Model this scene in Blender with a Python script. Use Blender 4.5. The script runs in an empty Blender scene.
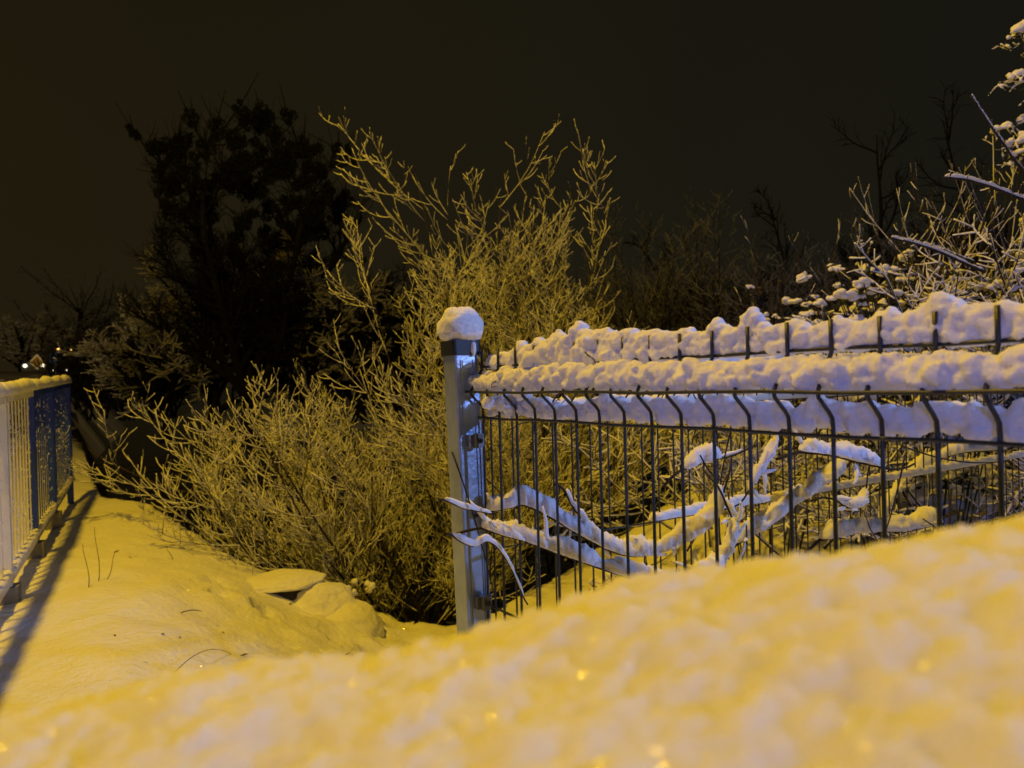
import bpy, math, random
import numpy as np
from mathutils import Vector, Matrix, noise, Euler

S = bpy.context.scene
COL = S.collection
R = math.radians

# ------------------------------------------------------------------ camera
FPX = 760.0
cam_d = bpy.data.cameras.new('camera')
cam = bpy.data.objects.new('camera', cam_d)
COL.objects.link(cam)
S.camera = cam
cam_d.sensor_width = 36.0
cam_d.lens = FPX / 1024 * 36.0
cam_d.clip_start = 0.01
cam_d.clip_end = 3000
CAM_M = Matrix.Translation((0, 0, 1.0)) @ Matrix.Rotation(R(90 - 0.38), 4, 'X') @ Matrix.Rotation(R(-1.5), 4, 'Z')
cam.matrix_world = CAM_M
cam_d.dof.use_dof = True
cam_d.dof.focus_distance = 1.6
cam_d.dof.aperture_fstop = (cam_d.lens / 1000) / 0.0038   # pupil of about 3 mm, as in a telephone
cam_d.dof.aperture_blades = 0

def P(px, py, Z):
    """world point seen at pixel (px, py) at depth Z (metres along the view)"""
    return CAM_M @ Vector(((px - 512) / FPX * Z, -(py - 384) / FPX * Z, -Z))

# ------------------------------------------------------------------ world: low cloud lit by the town
W = bpy.data.worlds.new('World')
S.world = W
W.use_nodes = True
nt = W.node_tree
bg = nt.nodes['Background']
tc = nt.nodes.new('ShaderNodeTexCoord')
sx = nt.nodes.new('ShaderNodeSeparateXYZ')
nt.links.new(tc.outputs['Generated'], sx.inputs[0])
mx = nt.nodes.new('ShaderNodeMapRange')
mx.inputs['From Min'].default_value = -0.6; mx.inputs['From Max'].default_value = 0.5
nt.links.new(sx.outputs['X'], mx.inputs['Value'])
cm = nt.nodes.new('ShaderNodeMixRGB')
cm.inputs[1].default_value = (0.0158, 0.0113, 0.0040, 1)
cm.inputs[2].default_value = (0.0092, 0.0086, 0.0055, 1)
nt.links.new(mx.outputs[0], cm.inputs[0])
mz = nt.nodes.new('ShaderNodeMapRange')
mz.inputs['From Min'].default_value = 0.12; mz.inputs['From Max'].default_value = 0.6
mz.inputs['To Min'].default_value = 1.0; mz.inputs['To Max'].default_value = 0.72
nt.links.new(sx.outputs['Z'], mz.inputs['Value'])
nz = nt.nodes.new('ShaderNodeTexNoise'); nz.inputs['Scale'].default_value = 1.6; nz.inputs['Detail'].default_value = 3
nt.links.new(tc.outputs['Generated'], nz.inputs['Vector'])
mn = nt.nodes.new('ShaderNodeMapRange'); mn.inputs['To Min'].default_value = 0.72; mn.inputs['To Max'].default_value = 1.30
nt.links.new(nz.outputs['Fac'], mn.inputs['Value'])
mm = nt.nodes.new('ShaderNodeMath'); mm.operation = 'MULTIPLY'
nt.links.new(mz.outputs[0], mm.inputs[0]); nt.links.new(mn.outputs[0], mm.inputs[1])
nt.links.new(cm.outputs[0], bg.inputs['Color'])
nt.links.new(mm.outputs[0], bg.inputs['Strength'])

# ------------------------------------------------------------------ light: town lamps outside the frame, plus two added blue fill spots
def lamp(name, loc, col, watts, size):
    l = bpy.data.lights.new(name, 'POINT'); l.energy = watts; l.color = col; l.shadow_soft_size = size
    o = bpy.data.objects.new(name, l); o.location = loc; COL.objects.link(o); return o
lamp('sodium_street_light', (-2.6, 2.0, 7.2), (1.0, 0.60, 0.022), 1560, 0.16)
lamp('white_street_light', (8.0, -2.5, 4.6), (0.42, 0.58, 1.0), 210, 0.3)
def spot(name, loc, aim, col, watts, cone, blend):
    l = bpy.data.lights.new(name, 'SPOT'); l.energy = watts; l.color = col; l.spot_size = R(cone); l.spot_blend = blend; l.shadow_soft_size = 0.12
    o = bpy.data.objects.new(name, l); o.location = loc; COL.objects.link(o)
    o.rotation_euler = (Vector(aim) - Vector(loc)).to_track_quat('-Z', 'Y').to_euler()
spot('blue_side_fill', (8.0, -2.5, 3.4), (0.1, 0.75, .75), (0.24, 0.40, 1.0), 1700, 22, .6)  # added blue spot, narrow cone to brighten post, canes and mound only
fill_l = bpy.data.lights.new('blue_fence_fill', 'SPOT'); fill_l.energy = 1350; fill_l.color = (0.10, 0.22, 1.0); fill_l.spot_size = R(29); fill_l.spot_blend = 0.75; fill_l.shadow_soft_size = 0.12  # added blue spot, cone shaped to tint the fence snow and miss the shrubs
fill_o = bpy.data.objects.new('blue_fence_fill', fill_l); fill_o.location = (-3.0, -9.0, 2.0); COL.objects.link(fill_o)
fill_o.rotation_euler = (Vector((3.3, 3.0, 1.4)) - Vector(fill_o.location)).to_track_quat('-Z', 'Y').to_euler()

vs = S.view_settings
vs.view_transform = 'Standard'; vs.look = 'None'; vs.exposure = 0.0; vs.gamma = 1.0; vs.use_curve_mapping = False

# ------------------------------------------------------------------ materials
def mat(name, col, rough=0.6, metal=0.0, vary=0.25, scale=20.0, bump=0.0, bscale=60.0, sss=0.0, ssr=0.01, emit=None, es=0.0, spec=0.5):
    m = bpy.data.materials.new(name); m.use_nodes = True
    t = m.node_tree; b = t.nodes['Principled BSDF']
    b.inputs['Roughness'].default_value = rough; b.inputs['Metallic'].default_value = metal
    b.inputs['Specular IOR Level'].default_value = spec
    c = t.nodes.new('ShaderNodeTexCoord')
    n = t.nodes.new('ShaderNodeTexNoise'); n.inputs['Scale'].default_value = scale; n.inputs['Detail'].default_value = 5
    t.links.new(c.outputs['Object'], n.inputs['Vector'])
    r = t.nodes.new('ShaderNodeMapRange'); r.inputs['From Min'].default_value = 0.3; r.inputs['From Max'].default_value = 0.7
    r.inputs['To Min'].default_value = 1 - vary; r.inputs['To Max'].default_value = 1 + vary * 0.5
    t.links.new(n.outputs['Fac'], r.inputs['Value'])
    v = t.nodes.new('ShaderNodeVectorMath'); v.operation = 'SCALE'; v.inputs[0].default_value = col[:3]
    t.links.new(r.outputs[0], v.inputs['Scale'])
    t.links.new(v.outputs[0], b.inputs['Base Color'])
    if bump:
        n2 = t.nodes.new('ShaderNodeTexNoise'); n2.inputs['Scale'].default_value = bscale; n2.inputs['Detail'].default_value = 6
        t.links.new(c.outputs['Object'], n2.inputs['Vector'])
        bp = t.nodes.new('ShaderNodeBump'); bp.inputs['Strength'].default_value = bump; bp.inputs['Distance'].default_value = 1.0 / bscale
        t.links.new(n2.outputs['Fac'], bp.inputs['Height']); t.links.new(bp.outputs[0], b.inputs['Normal'])
    if sss:
        b.inputs['Subsurface Weight'].default_value = sss
        b.inputs['Subsurface Radius'].default_value = (1.0, 0.9, 0.8)
        b.inputs['Subsurface Scale'].default_value = ssr
    if emit:
        b.inputs['Emission Color'].default_value = (*emit, 1); b.inputs['Emission Strength'].default_value = es
    return m

M_SNOWG = mat('ground_snow', (0.86, 0.86, 0.87), 0.75, vary=0.04, scale=3, bump=0.45, bscale=30)
M_SLAB = mat('slab_snow', (0.86, 0.86, 0.87), 0.75, vary=0.04, scale=3, bump=0.45, bscale=30)
M_SNOWN = mat('fluffy_snow', (0.88, 0.88, 0.89), 0.7, vary=0.03, bump=0.55, bscale=420, sss=0.85, ssr=0.010, spec=0.3)
M_SNOWF = mat('near_snow', (0.88, 0.88, 0.89), 0.6, vary=0.05, scale=60, bump=0.8, bscale=500, sss=0.85, ssr=0.012, spec=0.3)
M_SNOWT = mat('twig_snow', (0.84, 0.84, 0.85), 0.8, vary=0.12, scale=30)
M_BARK = mat('twig_bark', (0.034, 0.025, 0.016), 0.9, vary=0.4, scale=30)
M_BARKD = mat('dark_bark', (0.022, 0.018, 0.014), 0.95, vary=0.4, scale=6)
M_LEAFB = mat('withered_leaf', (0.075, 0.048, 0.022), 0.85, vary=0.5, scale=15)
M_LEAFG = mat('evergreen_leaf', (0.035, 0.045, 0.02), 0.6, vary=0.4, scale=12)
M_MIST = mat('mistletoe_leaf', (0.018, 0.022, 0.010), 0.8, vary=0.3)
M_WIRE = mat('coated_wire', (0.030, 0.034, 0.034), 0.42, vary=0.35, scale=90, bump=0.15, bscale=300)
M_ZINC = mat('galvanised_post', (0.42, 0.50, 0.62), 0.36, metal=0.6, vary=0.40, scale=9, bump=0.12, bscale=70)
M_BLACK = mat('black_plastic', (0.008, 0.008, 0.009), 0.5, vary=0.2)
M_CREAM = mat('white_railing_paint', (0.78, 0.76, 0.72), 0.5, vary=0.15, scale=12, bump=0.1, bscale=100)
M_BLUE = mat('blue_railing_paint', (0.012, 0.045, 0.55), 0.4, vary=0.25, scale=12)
M_BRICK = mat('wall_render', (0.28, 0.26, 0.23), 0.9, vary=0.25, scale=18, bump=0.5, bscale=60)
M_STONE = mat('dark_stone', (0.06, 0.052, 0.042), 0.9, vary=0.4, scale=9, bump=0.6, bscale=25)
M_CONC = mat('kerb_concrete', (0.22, 0.21, 0.19), 0.9, vary=0.25, scale=15, bump=0.3, bscale=50)
M_ROAD = mat('wet_asphalt', (0.06, 0.058, 0.055), 0.35, vary=0.5, scale=1.2, bump=0.2, bscale=40)
M_WATER = mat('river_water', (0.006, 0.006, 0.005), 0.12, vary=0.2, scale=2, bump=0.35, bscale=1.3)
M_SIGNB = mat('sign_blue', (0.010, 0.06, 0.42), 0.35, vary=0.05)
M_SIGNW = mat('sign_white', (0.75, 0.75, 0.72), 0.4, vary=0.05)
M_SIGNY = mat('sign_yellow', (0.30, 0.20, 0.03), 0.4, vary=0.05)
M_POLE = mat('pole_grey', (0.18, 0.18, 0.18), 0.5, metal=0.3, vary=0.15)
M_CARD = mat('car_paint_dark', (0.03, 0.03, 0.035), 0.25, vary=0.05)
M_CARL = mat('car_paint_silver', (0.35, 0.36, 0.37), 0.3, metal=0.4, vary=0.05)
M_GLASS = mat('car_glass', (0.01, 0.01, 0.012), 0.08, vary=0.0)
M_TYRE = mat('tyre_rubber', (0.012, 0.012, 0.012), 0.8, vary=0.1)
M_LAMPY = mat('sodium_lens', (1, 0.7, 0.3), 0.4, vary=0, emit=(1.0, 0.52, 0.12), es=9)
M_HEAD = mat('headlight_lens', (1, 0.95, 0.8), 0.3, vary=0, emit=(1.0, 0.86, 0.6), es=3)
M_TAIL = mat('tail_light_lens', (0.6, 0.02, 0.01), 0.3, vary=0, emit=(1.0, 0.10, 0.02), es=4)
M_CRYST = mat('ice_crystal', (0.95, 0.95, 0.95), 0.26, metal=1.0, vary=0)

# bare soil shows where the bank is too steep to hold snow
_t = M_SNOWG.node_tree; _b = _t.nodes['Principled BSDF']; _src = _b.inputs['Base Color'].links[0].from_socket
_g = _t.nodes.new('ShaderNodeNewGeometry'); _s = _t.nodes.new('ShaderNodeSeparateXYZ'); _t.links.new(_g.outputs['True Normal'], _s.inputs[0])
_r = _t.nodes.new('ShaderNodeMapRange'); _r.inputs['From Min'].default_value = .45; _r.inputs['From Max'].default_value = .62; _t.links.new(_s.outputs['Z'], _r.inputs['Value'])
_m = _t.nodes.new('ShaderNodeMixRGB'); _m.inputs[1].default_value = (.020, .016, .011, 1); _t.links.new(_r.outputs[0], _m.inputs[0]); _t.links.new(_src, _m.inputs[2]); _t.links.new(_m.outputs[0], _b.inputs['Base Color'])

# ------------------------------------------------------------------ helpers
class MB:
    def __init__(s): s.v = []; s.f = []; s.n = 0
    def add(s, V, F):
        V = np.asarray(V, dtype=np.float32).reshape(-1, 3); F = np.asarray(F, dtype=np.int64)
        s.v.append(V); s.f.append(F + s.n); s.n += len(V)
    def tube(s, pts, rad, k=5, caps=True, zr=1.0):
        pts = np.asarray([tuple(p) for p in pts], dtype=np.float32); n = len(pts)
        rad = np.asarray(rad, dtype=np.float32) * np.ones(n, dtype=np.float32)
        t = np.gradient(pts, axis=0); t /= (np.linalg.norm(t, axis=1, keepdims=True) + 1e-9)
        ref = np.array([0, 0, 1.0]) if abs(t[:, 2]).mean() < 0.9 else np.array([1.0, 0, 0])
        a = np.cross(t, ref); a /= (np.linalg.norm(a, axis=1, keepdims=True) + 1e-9)
        b = np.cross(a, t)
        th = np.arange(k) * 2 * math.pi / k + 0.3
        V = pts[:, None] + rad[:, None, None] * (np.cos(th)[None, :, None] * a[:, None] + zr * np.sin(th)[None, :, None] * b[:, None])
        V = V.reshape(-1, 3)
        i = np.arange(n - 1)[:, None] * k; j = np.arange(k)[None]; j2 = (j + 1) % k
        F = np.stack([i + j, i + j2, i + k + j2, i + k + j], axis=-1).reshape(-1, 4)
        s.add(V, F)
        if caps and k == 4:
            s.f.append(np.array([[0, 3, 2, 1], [(n-1)*k, (n-1)*k+1, (n-1)*k+2, (n-1)*k+3]]) + s.n - len(V))
        elif caps:
            c = np.array([pts[0], pts[-1]])
            base = s.n - len(V)
            s.v.append(c.astype(np.float32)); i0 = s.n; s.n += 2
            q = [[base + (m + 1) % k, base + m, i0, i0] for m in range(k)] + [[base + (n-1)*k + m, base + (n-1)*k + (m + 1) % k, i0 + 1, i0 + 1] for m in range(k)]
            s.f.append(np.array(q))
    def box(s, c, ax, ay, az):
        c = np.array(c); ax = np.array(ax); ay = np.array(ay); az = np.array(az)
        V = [c + i * ax + j * ay + l * az for l in (-1, 1) for j in (-1, 1) for i in (-1, 1)]
        s.add(V, [[0, 2, 3, 1], [4, 5, 7, 6], [0, 1, 5, 4], [2, 6, 7, 3], [0, 4, 6, 2], [1, 3, 7, 5]])
    def grid(s, V, wrap=False):
        V = np.asarray(V, dtype=np.float32); n, k = V.shape[:2]
        kk = k if wrap else k - 1
        i = np.arange(n - 1)[:, None] * k; j = np.arange(kk)[None]; j2 = (j + 1) % k
        F = np.stack([i + j, i + k + j, i + k + j2, i + j2], axis=-1).reshape(-1, 4)
        s.add(V.reshape(-1, 3), F)
    def quads(s, V):
        V = np.asarray(V, dtype=np.float32); n = len(V)
        s.add(V.reshape(-1, 3), np.arange(n * 4).reshape(n, 4))
    def build(s, name, m, parent=None, smooth=True, loc=None):
        V = np.concatenate(s.v); F = np.concatenate(s.f)
        if loc is not None: V = V - np.array(loc, dtype=np.float32)
        tri = F[:, 2] == F[:, 3]
        me = bpy.data.meshes.new(name)
        cnt = np.where(tri, 3, 4)
        me.vertices.add(len(V)); me.vertices.foreach_set('co', V.ravel())
        mask = np.ones(F.shape, bool); mask[tri, 3] = False
        idx = F[mask]
        me.loops.add(len(idx)); me.loops.foreach_set('vertex_index', idx.astype(np.int32))
        me.polygons.add(len(F))
        st = np.concatenate([[0], np.cumsum(cnt)[:-1]]).astype(np.int32)
        me.polygons.foreach_set('loop_start', st)
        me.polygons.foreach_set('use_smooth', np.full(len(F), smooth))
        me.update(calc_edges=True); me.validate()
        me.materials.append(m)
        o = bpy.data.objects.new(name, me); COL.objects.link(o)
        if parent: o.parent = parent
        if loc is not None and not parent: o.location = loc
        return o

def tag(o, label=None, cat=None, group=None, kind=None):
    if label: o['label'] = label
    if cat: o['category'] = cat
    if group: o['group'] = group
    if kind: o['kind'] = kind
    return o
def thing(name, label, cat, loc=(0, 0, 0), rz=0, group=None):
    o = bpy.data.objects.new(name, None); COL.objects.link(o)
    o.location = loc; o.rotation_euler = (0, 0, rz); o.empty_display_size = 0.1
    return tag(o, label, cat, group)
def copy_tree(o, parent=None):
    c = o.copy(); COL.objects.link(c); c.parent = parent
    for ch in list(o.children): copy_tree(ch, c)
    return c
def fb(x, y, z, o=3): return noise.fractal(Vector((x, y, z)), 0.7, 2.1, o)

def sweep(mb, pts, side, w, hu, hb, amp, fs, k=20, seed=0.0, taper=0.03, ds=0.004, shift=None):
    """an irregular body of snow lying along a path. w/hu/hb: numbers or functions of distance"""
    f = lambda q, s: q(s) if callable(q) else q
    L = [0.0]
    for a, b in zip(pts[:-1], pts[1:]): L.append(L[-1] + (b - a).length)
    tot = L[-1]; n = max(4, int(tot / ds)); rows = []
    for i in range(n + 1):
        s = tot * i / n; j = 0
        while j < len(L) - 2 and L[j + 1] < s: j += 1
        u = (s - L[j]) / max(1e-6, L[j + 1] - L[j])
        if len(pts) > 3:
            p0 = pts[max(0, j - 1)]; p1 = pts[j]; p2 = pts[j + 1]; p3 = pts[min(len(pts) - 1, j + 2)]
            c = 0.5 * ((2 * p1) + (p2 - p0) * u + (2 * p0 - 5 * p1 + 4 * p2 - p3) * u * u + (3 * p1 - p0 - 3 * p2 + p3) * u ** 3)
        else: c = pts[j].lerp(pts[j + 1], u)
        e = min(1.0, min(s, tot - s) / taper); e = math.sqrt(max(0.0004, 1 - (1 - e) ** 2))
        ww = f(w, s) * e; uu = f(hu, s) * e; bb = f(hb, s) * e
        if shift: c = c + side * shift(s)
        row = []
        for a in range(k):
            th = 2 * math.pi * a / k; ca, sa = math.cos(th), math.sin(th)
            ca = math.copysign(abs(ca) ** 0.8, ca); sg = math.copysign(abs(sa) ** 0.8, sa)
            o = side * (ww * ca) + Vector((0, 0, (uu if sa > 0 else bb) * sg))
            p = c + o
            wp = p + Vector((noise.noise(p * fs * .8), noise.noise(p * fs * .8 + Vector((7, 0, 0))), noise.noise(p * fs * .8 + Vector((0, 9, 0))))) * (.5 / fs)
            d = amp * e * (1.0 * noise.noise(wp * fs * .6 + Vector((seed, 3, 0))) + 0.9 * (.45 - 1.5 * abs(noise.noise(wp * fs * 1.1 + Vector((seed, 0, 0))))) + 0.5 * (.4 - 1.4 * abs(noise.noise(wp * fs * 2.6 + Vector((0, seed, 0))))) + 0.30 * noise.noise(p * fs * 6) + 0.30 * noise.noise(p * fs * 14))
            if sa < -0.2 and bb < 0.004: d *= 0.3
            q = p + (o.normalized() if o.length > 1e-6 else Vector((0, 0, 1))) * d
            row.append(tuple(q))
        rows.append(row)
    mb.grid(np.array(rows), wrap=True)

def blob(mb, c, rx, ry, rz, seed, amp=0.22, n=14, flat=0.45, rot=0.0, tilt=0.0, fine=0.0):
    rows = []; cr, sr = math.cos(rot), math.sin(rot); cx = Vector(c)
    fs = 1.6 / max(rx, ry)
    for i in range(n // 2 + 1):
        ph = math.pi * i / (n // 2); row = []
        for j in range(n):
            th = 2 * math.pi * j / n
            d = Vector((math.sin(ph) * math.cos(th), math.sin(ph) * math.sin(th), math.cos(ph)))
            q = 1 + amp * 1.6 * noise.noise(d * 1.7 + Vector((seed, seed * .3, 0))) + amp * 0.6 * noise.noise(d * 4.3 + Vector((0, seed, 0)))
            if fine: q += fine * (noise.noise(d * 11) + noise.noise(d * 24 + Vector((3, 0, 0))) + .7 * noise.noise(d * 50))
            x, y, z = d.x * rx * q, d.y * ry * q, d.z * rz * q
            if z < 0: z *= flat
            z += x * tilt
            row.append((cx.x + x * cr - y * sr, cx.y + x * sr + y * cr, cx.z + z))
        rows.append(row)
    mb.grid(np.array(rows), wrap=True)

# ------------------------------------------------------------------ branching plants
def chain(rng, p, d, L, r0, r1, n, up, wob):
    pts = [Vector(p)]; d = Vector(d).normalized(); st = L / n; ds = [d.copy()]
    for i in range(n):
        d = d + Vector((rng.gauss(0, wob), rng.gauss(0, wob), rng.gauss(0, wob) + up / n))
        d.normalize(); pts.append(pts[-1] + d * st); ds.append(d.copy())
    return pts, [r0 + (r1 - r0) * i / n for i in range(n + 1)], ds

def grow(rng, out, p, d, L, r, lvl, cfg):
    c = cfg[lvl]
    n = c.get('n', 5)
    pts, rad, ds = chain(rng, p, d, L, r, r * c.get('taper', 0.35), n, c.get('up', 0.3), c.get('wob', 0.08))
    out.append((pts, rad, lvl))
    if lvl + 1 >= len(cfg): return
    c2 = cfg[lvl + 1]
    m = c2['count']; m = int(m * rng.uniform(0.75, 1.25) + 0.5)
    for i in range(m):
        t = c2.get('t0', 0.25) + (1 - c2.get('t0', 0.25)) * ((i + rng.random()) / m) * 0.98
        k = min(n - 1, int(t * n)); u = t * n - k
        q = pts[k].lerp(pts[k + 1], u); dd = ds[k]
        ax = dd.cross(Vector((rng.gauss(0, 1), rng.gauss(0, 1), rng.gauss(0, 1)))).normalized()
        nd = Matrix.Rotation(R(rng.gauss(c2.get('ang', 45), 10)), 3, ax) @ dd
        if nd.z < c2.get('minz', -0.25): nd.z = c2.get('minz', -0.25) + 0.1
        ll = L * c2['len'] * rng.uniform(0.55, 1.25) * (1 - 0.55 * t)
        if 'minlen' in c2: ll = max(ll, c2['minlen'] * rng.uniform(0.7, 1.3))
        rr = max(c2.get('rmin', 0.002), (rad[k]) * c2.get('rr', 0.6))
        grow(rng, out, q, nd, ll, rr, lvl + 1, cfg)

def plant_meshes(parent, chains, base, bark, snow=True, sn_r=0.95, sn_add=0.003, sides=4, trunk_split=True, rng=None, snow_min=0, bname='branches'):
    a = MB(); tr = MB(); s = MB(); has_t = False
    base = Vector(base)
    for pts, rad, lvl in chains:
        pts = [q - base for q in pts]
        if lvl == 0 and trunk_split: tr.tube(pts, rad, 7); has_t = True
        else: a.tube(pts, rad, sides)
        if snow and lvl >= snow_min:
            d = pts[-1] - pts[0]; hz = math.hypot(d.x, d.y) / (d.length + 1e-6)
            if hz < 0.22 and lvl < 2: continue
            f = 0.35 + 0.65 * hz
            sr = [r * sn_r * f + sn_add * f * rng.uniform(0.45, 1.5) for r in rad]
            s.tube([q + Vector((0, 0, r * 0.55 + sn_add * 0.8 * f)) for q, r in zip(pts, rad)], sr, 4, zr=0.85)
    if has_t: tr.build('trunk' if bname == 'crown' else 'stems', bark, parent)
    if a.n: a.build(bname, bark, parent)
    if s.n: s.build('snow', M_SNOWT, parent)

# ------------------------------------------------------------------ terrain
RL = Vector((-2.47, 3.7)); RD = Vector((-0.436, 0.900)); RN = Vector((0.900, 0.436))
EX = [-400, -46.5, -17.2, -8.5, -5.02, -3.86, -3.1, -2.48, -1.93, -1.5, -1.1, -0.4, 1, 3, 6, 30, 400]
EY = [700, 80, 30, 15, 9.0, 7.1, 6.5, 5.8, 5.3, 5.15, 5.15, 5.0, 5.6, 7.5, 9.5, 16, 60]
def sm(t): t = max(0.0, min(1.0, t)); return t * t * (3 - 2 * t)
PITS = [(P(372, 616, 4.05), .10, .05), (P(404, 632, 3.6), .09, .05), (P(441, 622, 3.7), .09, .05), (P(342, 640, 3.6), .07, .05), (P(384, 606, 4.4), .08, .04),
        (P(424, 606, 4.2), .08, .04), (P(270, 632, 3.9), .05, .03), (P(222, 626, 4.0), .05, .03), (P(212, 612, 4.2), .05, .03), (P(430, 640, 3.4), .07, .04), (P(350, 622, 3.9), .06, .04), (P(262, 610, 4.0), .06, .04)]
def H(x, y):
    p = (x - RL.x) * RN.x + (y - RL.y) * RN.y
    q = (x - RL.x) * RD.x + (y - RL.y) * RD.y
    z = 0.04 * sm(p / 0.8) - 0.66 * sm((p - 0.30) / 2.1)
    z += 0.92 * sm((x + 0.6) / 2.6) * sm((y - 2.0) / 2.5)
    if p < -1.7: z += 2.3 * sm((q - 6) / 50) * sm((-1.7 - p) / 2.0)
    ye = float(np.interp(x, EX, EY)); e = y - ye
    if e > 0:
        drop = 2.5 * sm(e / 1.1 + 0.12) if e < 1.1 else 2.5
        far = sm((e - 15) / 6) * 1.0
        z = z * (1 - sm(e / 1.1)) - drop + far
    near = 1.0 if abs(x) < 9 and y < 12 else 0.0
    if near:
        z += 0.03 * fb(x * 1.1, y * 1.1, 0.3) + 0.010 * fb(x * 6, y * 6, 2.0) + 0.0065 * fb(x * 15, y * 15, 5.0, 3)
        lump = math.exp(-(((x + 0.55) / 0.9) ** 2 + ((y - 4.0) / 1.2) ** 2))
        z += lump * 0.055 * fb(x * 4.5, y * 4.5, 9.0)
        z += 0.07 * sm((x - .3) / .6) * fb(x * 2.7, y * 2.7, 4.0)
        for c, rr, dp in PITS:
            d2 = ((x - c.x) ** 2 + ((y - c.y) * 0.8) ** 2) / (rr * rr)
            if d2 < 6: z += -dp * math.exp(-d2 * 1.6) + dp * 0.35 * math.exp(-(math.sqrt(d2) - 1.35) ** 2 * 5)
    return z
_r = random.Random(55)
for _ in range(46):
    PITS.append((P(_r.uniform(190, 450), _r.uniform(585, 690), _r.uniform(3.2, 4.6)), _r.uniform(.03, .075), _r.uniform(-.016, .022)))
def axis(lo, hi, st, far_lo, far_hi):
    a = list(np.arange(lo, hi, st)); v = lo; s = st; L = []
    while v > far_lo: s *= 1.22; v -= s; L.append(v)
    v = a[-1]; s = st; U = []
    while v < far_hi: s *= 1.22; v += s; U.append(v)
    return L[::-1] + a + U
xs = axis(-8.0, 1.8, 0.036, -900, 900); ys = axis(1.6, 12.0, 0.036, -60, 1500)
G = MB(); G.grid(np.array([[(x, y, H(x, y)) for x in xs] for y in ys])[:, ::-1])
g = G.build('ground', M_SNOWG); tag(g, 'uneven ground under yellow lit fresh snow', 'ground', kind='structure')
wm = MB(); wm.quads([[(-300, 5, -1.75), (300, 5, -1.75), (300, 260, -1.75), (-300, 260, -1.75)]])
tag(wm.build('river', M_WATER), 'black still water below the snowy bank', 'river', kind='structure')

# road left of the railing, climbing away from the camera
rows = []
for i in range(60):
    q = -6 + i * 1.1
    row = []
    for p in np.linspace(-8.2, -1.9, 8):
        x = RL.x + RD.x * q + RN.x * p; y = RL.y + RD.y * q + RN.y * p
        row.append((x, y, H(x, y) + 0.012 + 0.02 * math.sin(i * 1.7 + p)))
    rows.append(row)
rd = MB(); rd.grid(np.array(rows)); tag(rd.build('road', M_ROAD), 'dark wet road climbing away past the railing', 'road', kind='structure')

# ------------------------------------------------------------------ front fence panel
D = Vector((-0.559, 0.829, 0)).normalized(); N = Vector((-0.829, -0.559, 0)).normalized()
B0 = Vector((0.469, 0.732, 0))
ZA, ZB, ZC = 1.025, 0.976, 0.925
AP = 0.028; SP = 0.059
def wire(mb, pts, r): mb.tube(pts, r, 8)
def build_panel(root, org, d, n, k0, k1, sp, t0, t1, zbot, r, extra=()):
    for k in range(k0, k1 + 1):
        t = k * sp; b = org + d * t; jj = 0.0012 * math.sin(k * 5.1)
        V = lambda off, z: b + n * off + Vector((0, 0, z))
        m = MB()
        m.tube([V(0, ZA + 0.034 + jj), V(0, ZA), V(0, ZA - 0.004), V(AP * .35, ZA - 0.018), V(AP * .93, ZB + 0.004), V(AP, ZB), V(AP * .96, ZB - 0.006), V(AP * .25, ZB - 0.024), V(AP * .05, ZB - 0.031), V(0, ZC + 0.008), V(0, ZC - 0.01), V(0, ZC - 0.3), V(0, zbot)], r, 8)
        m.build('vertical_wire', M_WIRE, root)
    for off, z in ((-r * 1.7, ZA), (AP + r * 1.7, ZB), (-r * 1.7 + 0.010, ZC)) + tuple(extra):
        m = MB(); pts = [org + d * (t0 + (t1 - t0) * i / 12) + n * off + Vector((0, 0, z + 0.0012 * math.sin(i * 1.9 + z * 30))) for i in range(13)]
        wire(m, pts, r * 0.95); m.build('horizontal_wire', M_WIRE, root)

fence = thing('fence_panel', 'near wire mesh fence panel with bent top and thick snow on its wires', 'fence')
build_panel(fence, B0, D, N, -4, 16, SP, -0.25, 0.958, 0.05, 0.0026, extra=((0.0, 0.55), (0.0, 0.30), (0.0, 0.08)))
def uofs(t):                       # picture column of a point of the panel
    p = B0 + D * t; return 512 + FPX * p.x / p.y
tex = bpy.data.textures.new('snow_clumps', 'CLOUDS'); tex.noise_scale = 0.010; tex.noise_depth = 4
def clumps(name, parent, items, voxel=0.0018, disp=0.0055, smooth=10):
    """fluffy snow: many lumps fused into one skin"""
    m = MB()
    for n_, (c, rx, ry, rz) in enumerate(items):
        blob(m, c, rx, ry, rz, n_ * 1.37, n=10, flat=1.0, amp=.25, rot=n_ * 1.1)
    o = m.build(name, M_SNOWN, parent)
    r_ = o.modifiers.new('fuse', 'REMESH'); r_.mode = 'VOXEL'; r_.voxel_size = voxel; r_.use_smooth_shade = True
    q = o.modifiers.new('soften', 'SMOOTH'); q.iterations = smooth; q.factor = .5
    d = o.modifiers.new('grain', 'DISPLACE'); d.texture = tex; d.strength = disp; d.mid_level = .5
    return o
def n1(a, b, c=0.0): return noise.noise(Vector((a, b, c)))
def sm(t): t = max(0.0, min(1.0, t)); return t * t * (3 - 2 * t)
def bl(t): return math.exp(-((t - 0.63) / 0.15) ** 2)
rng = random.Random(91)
it = []; t = -0.24
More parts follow.
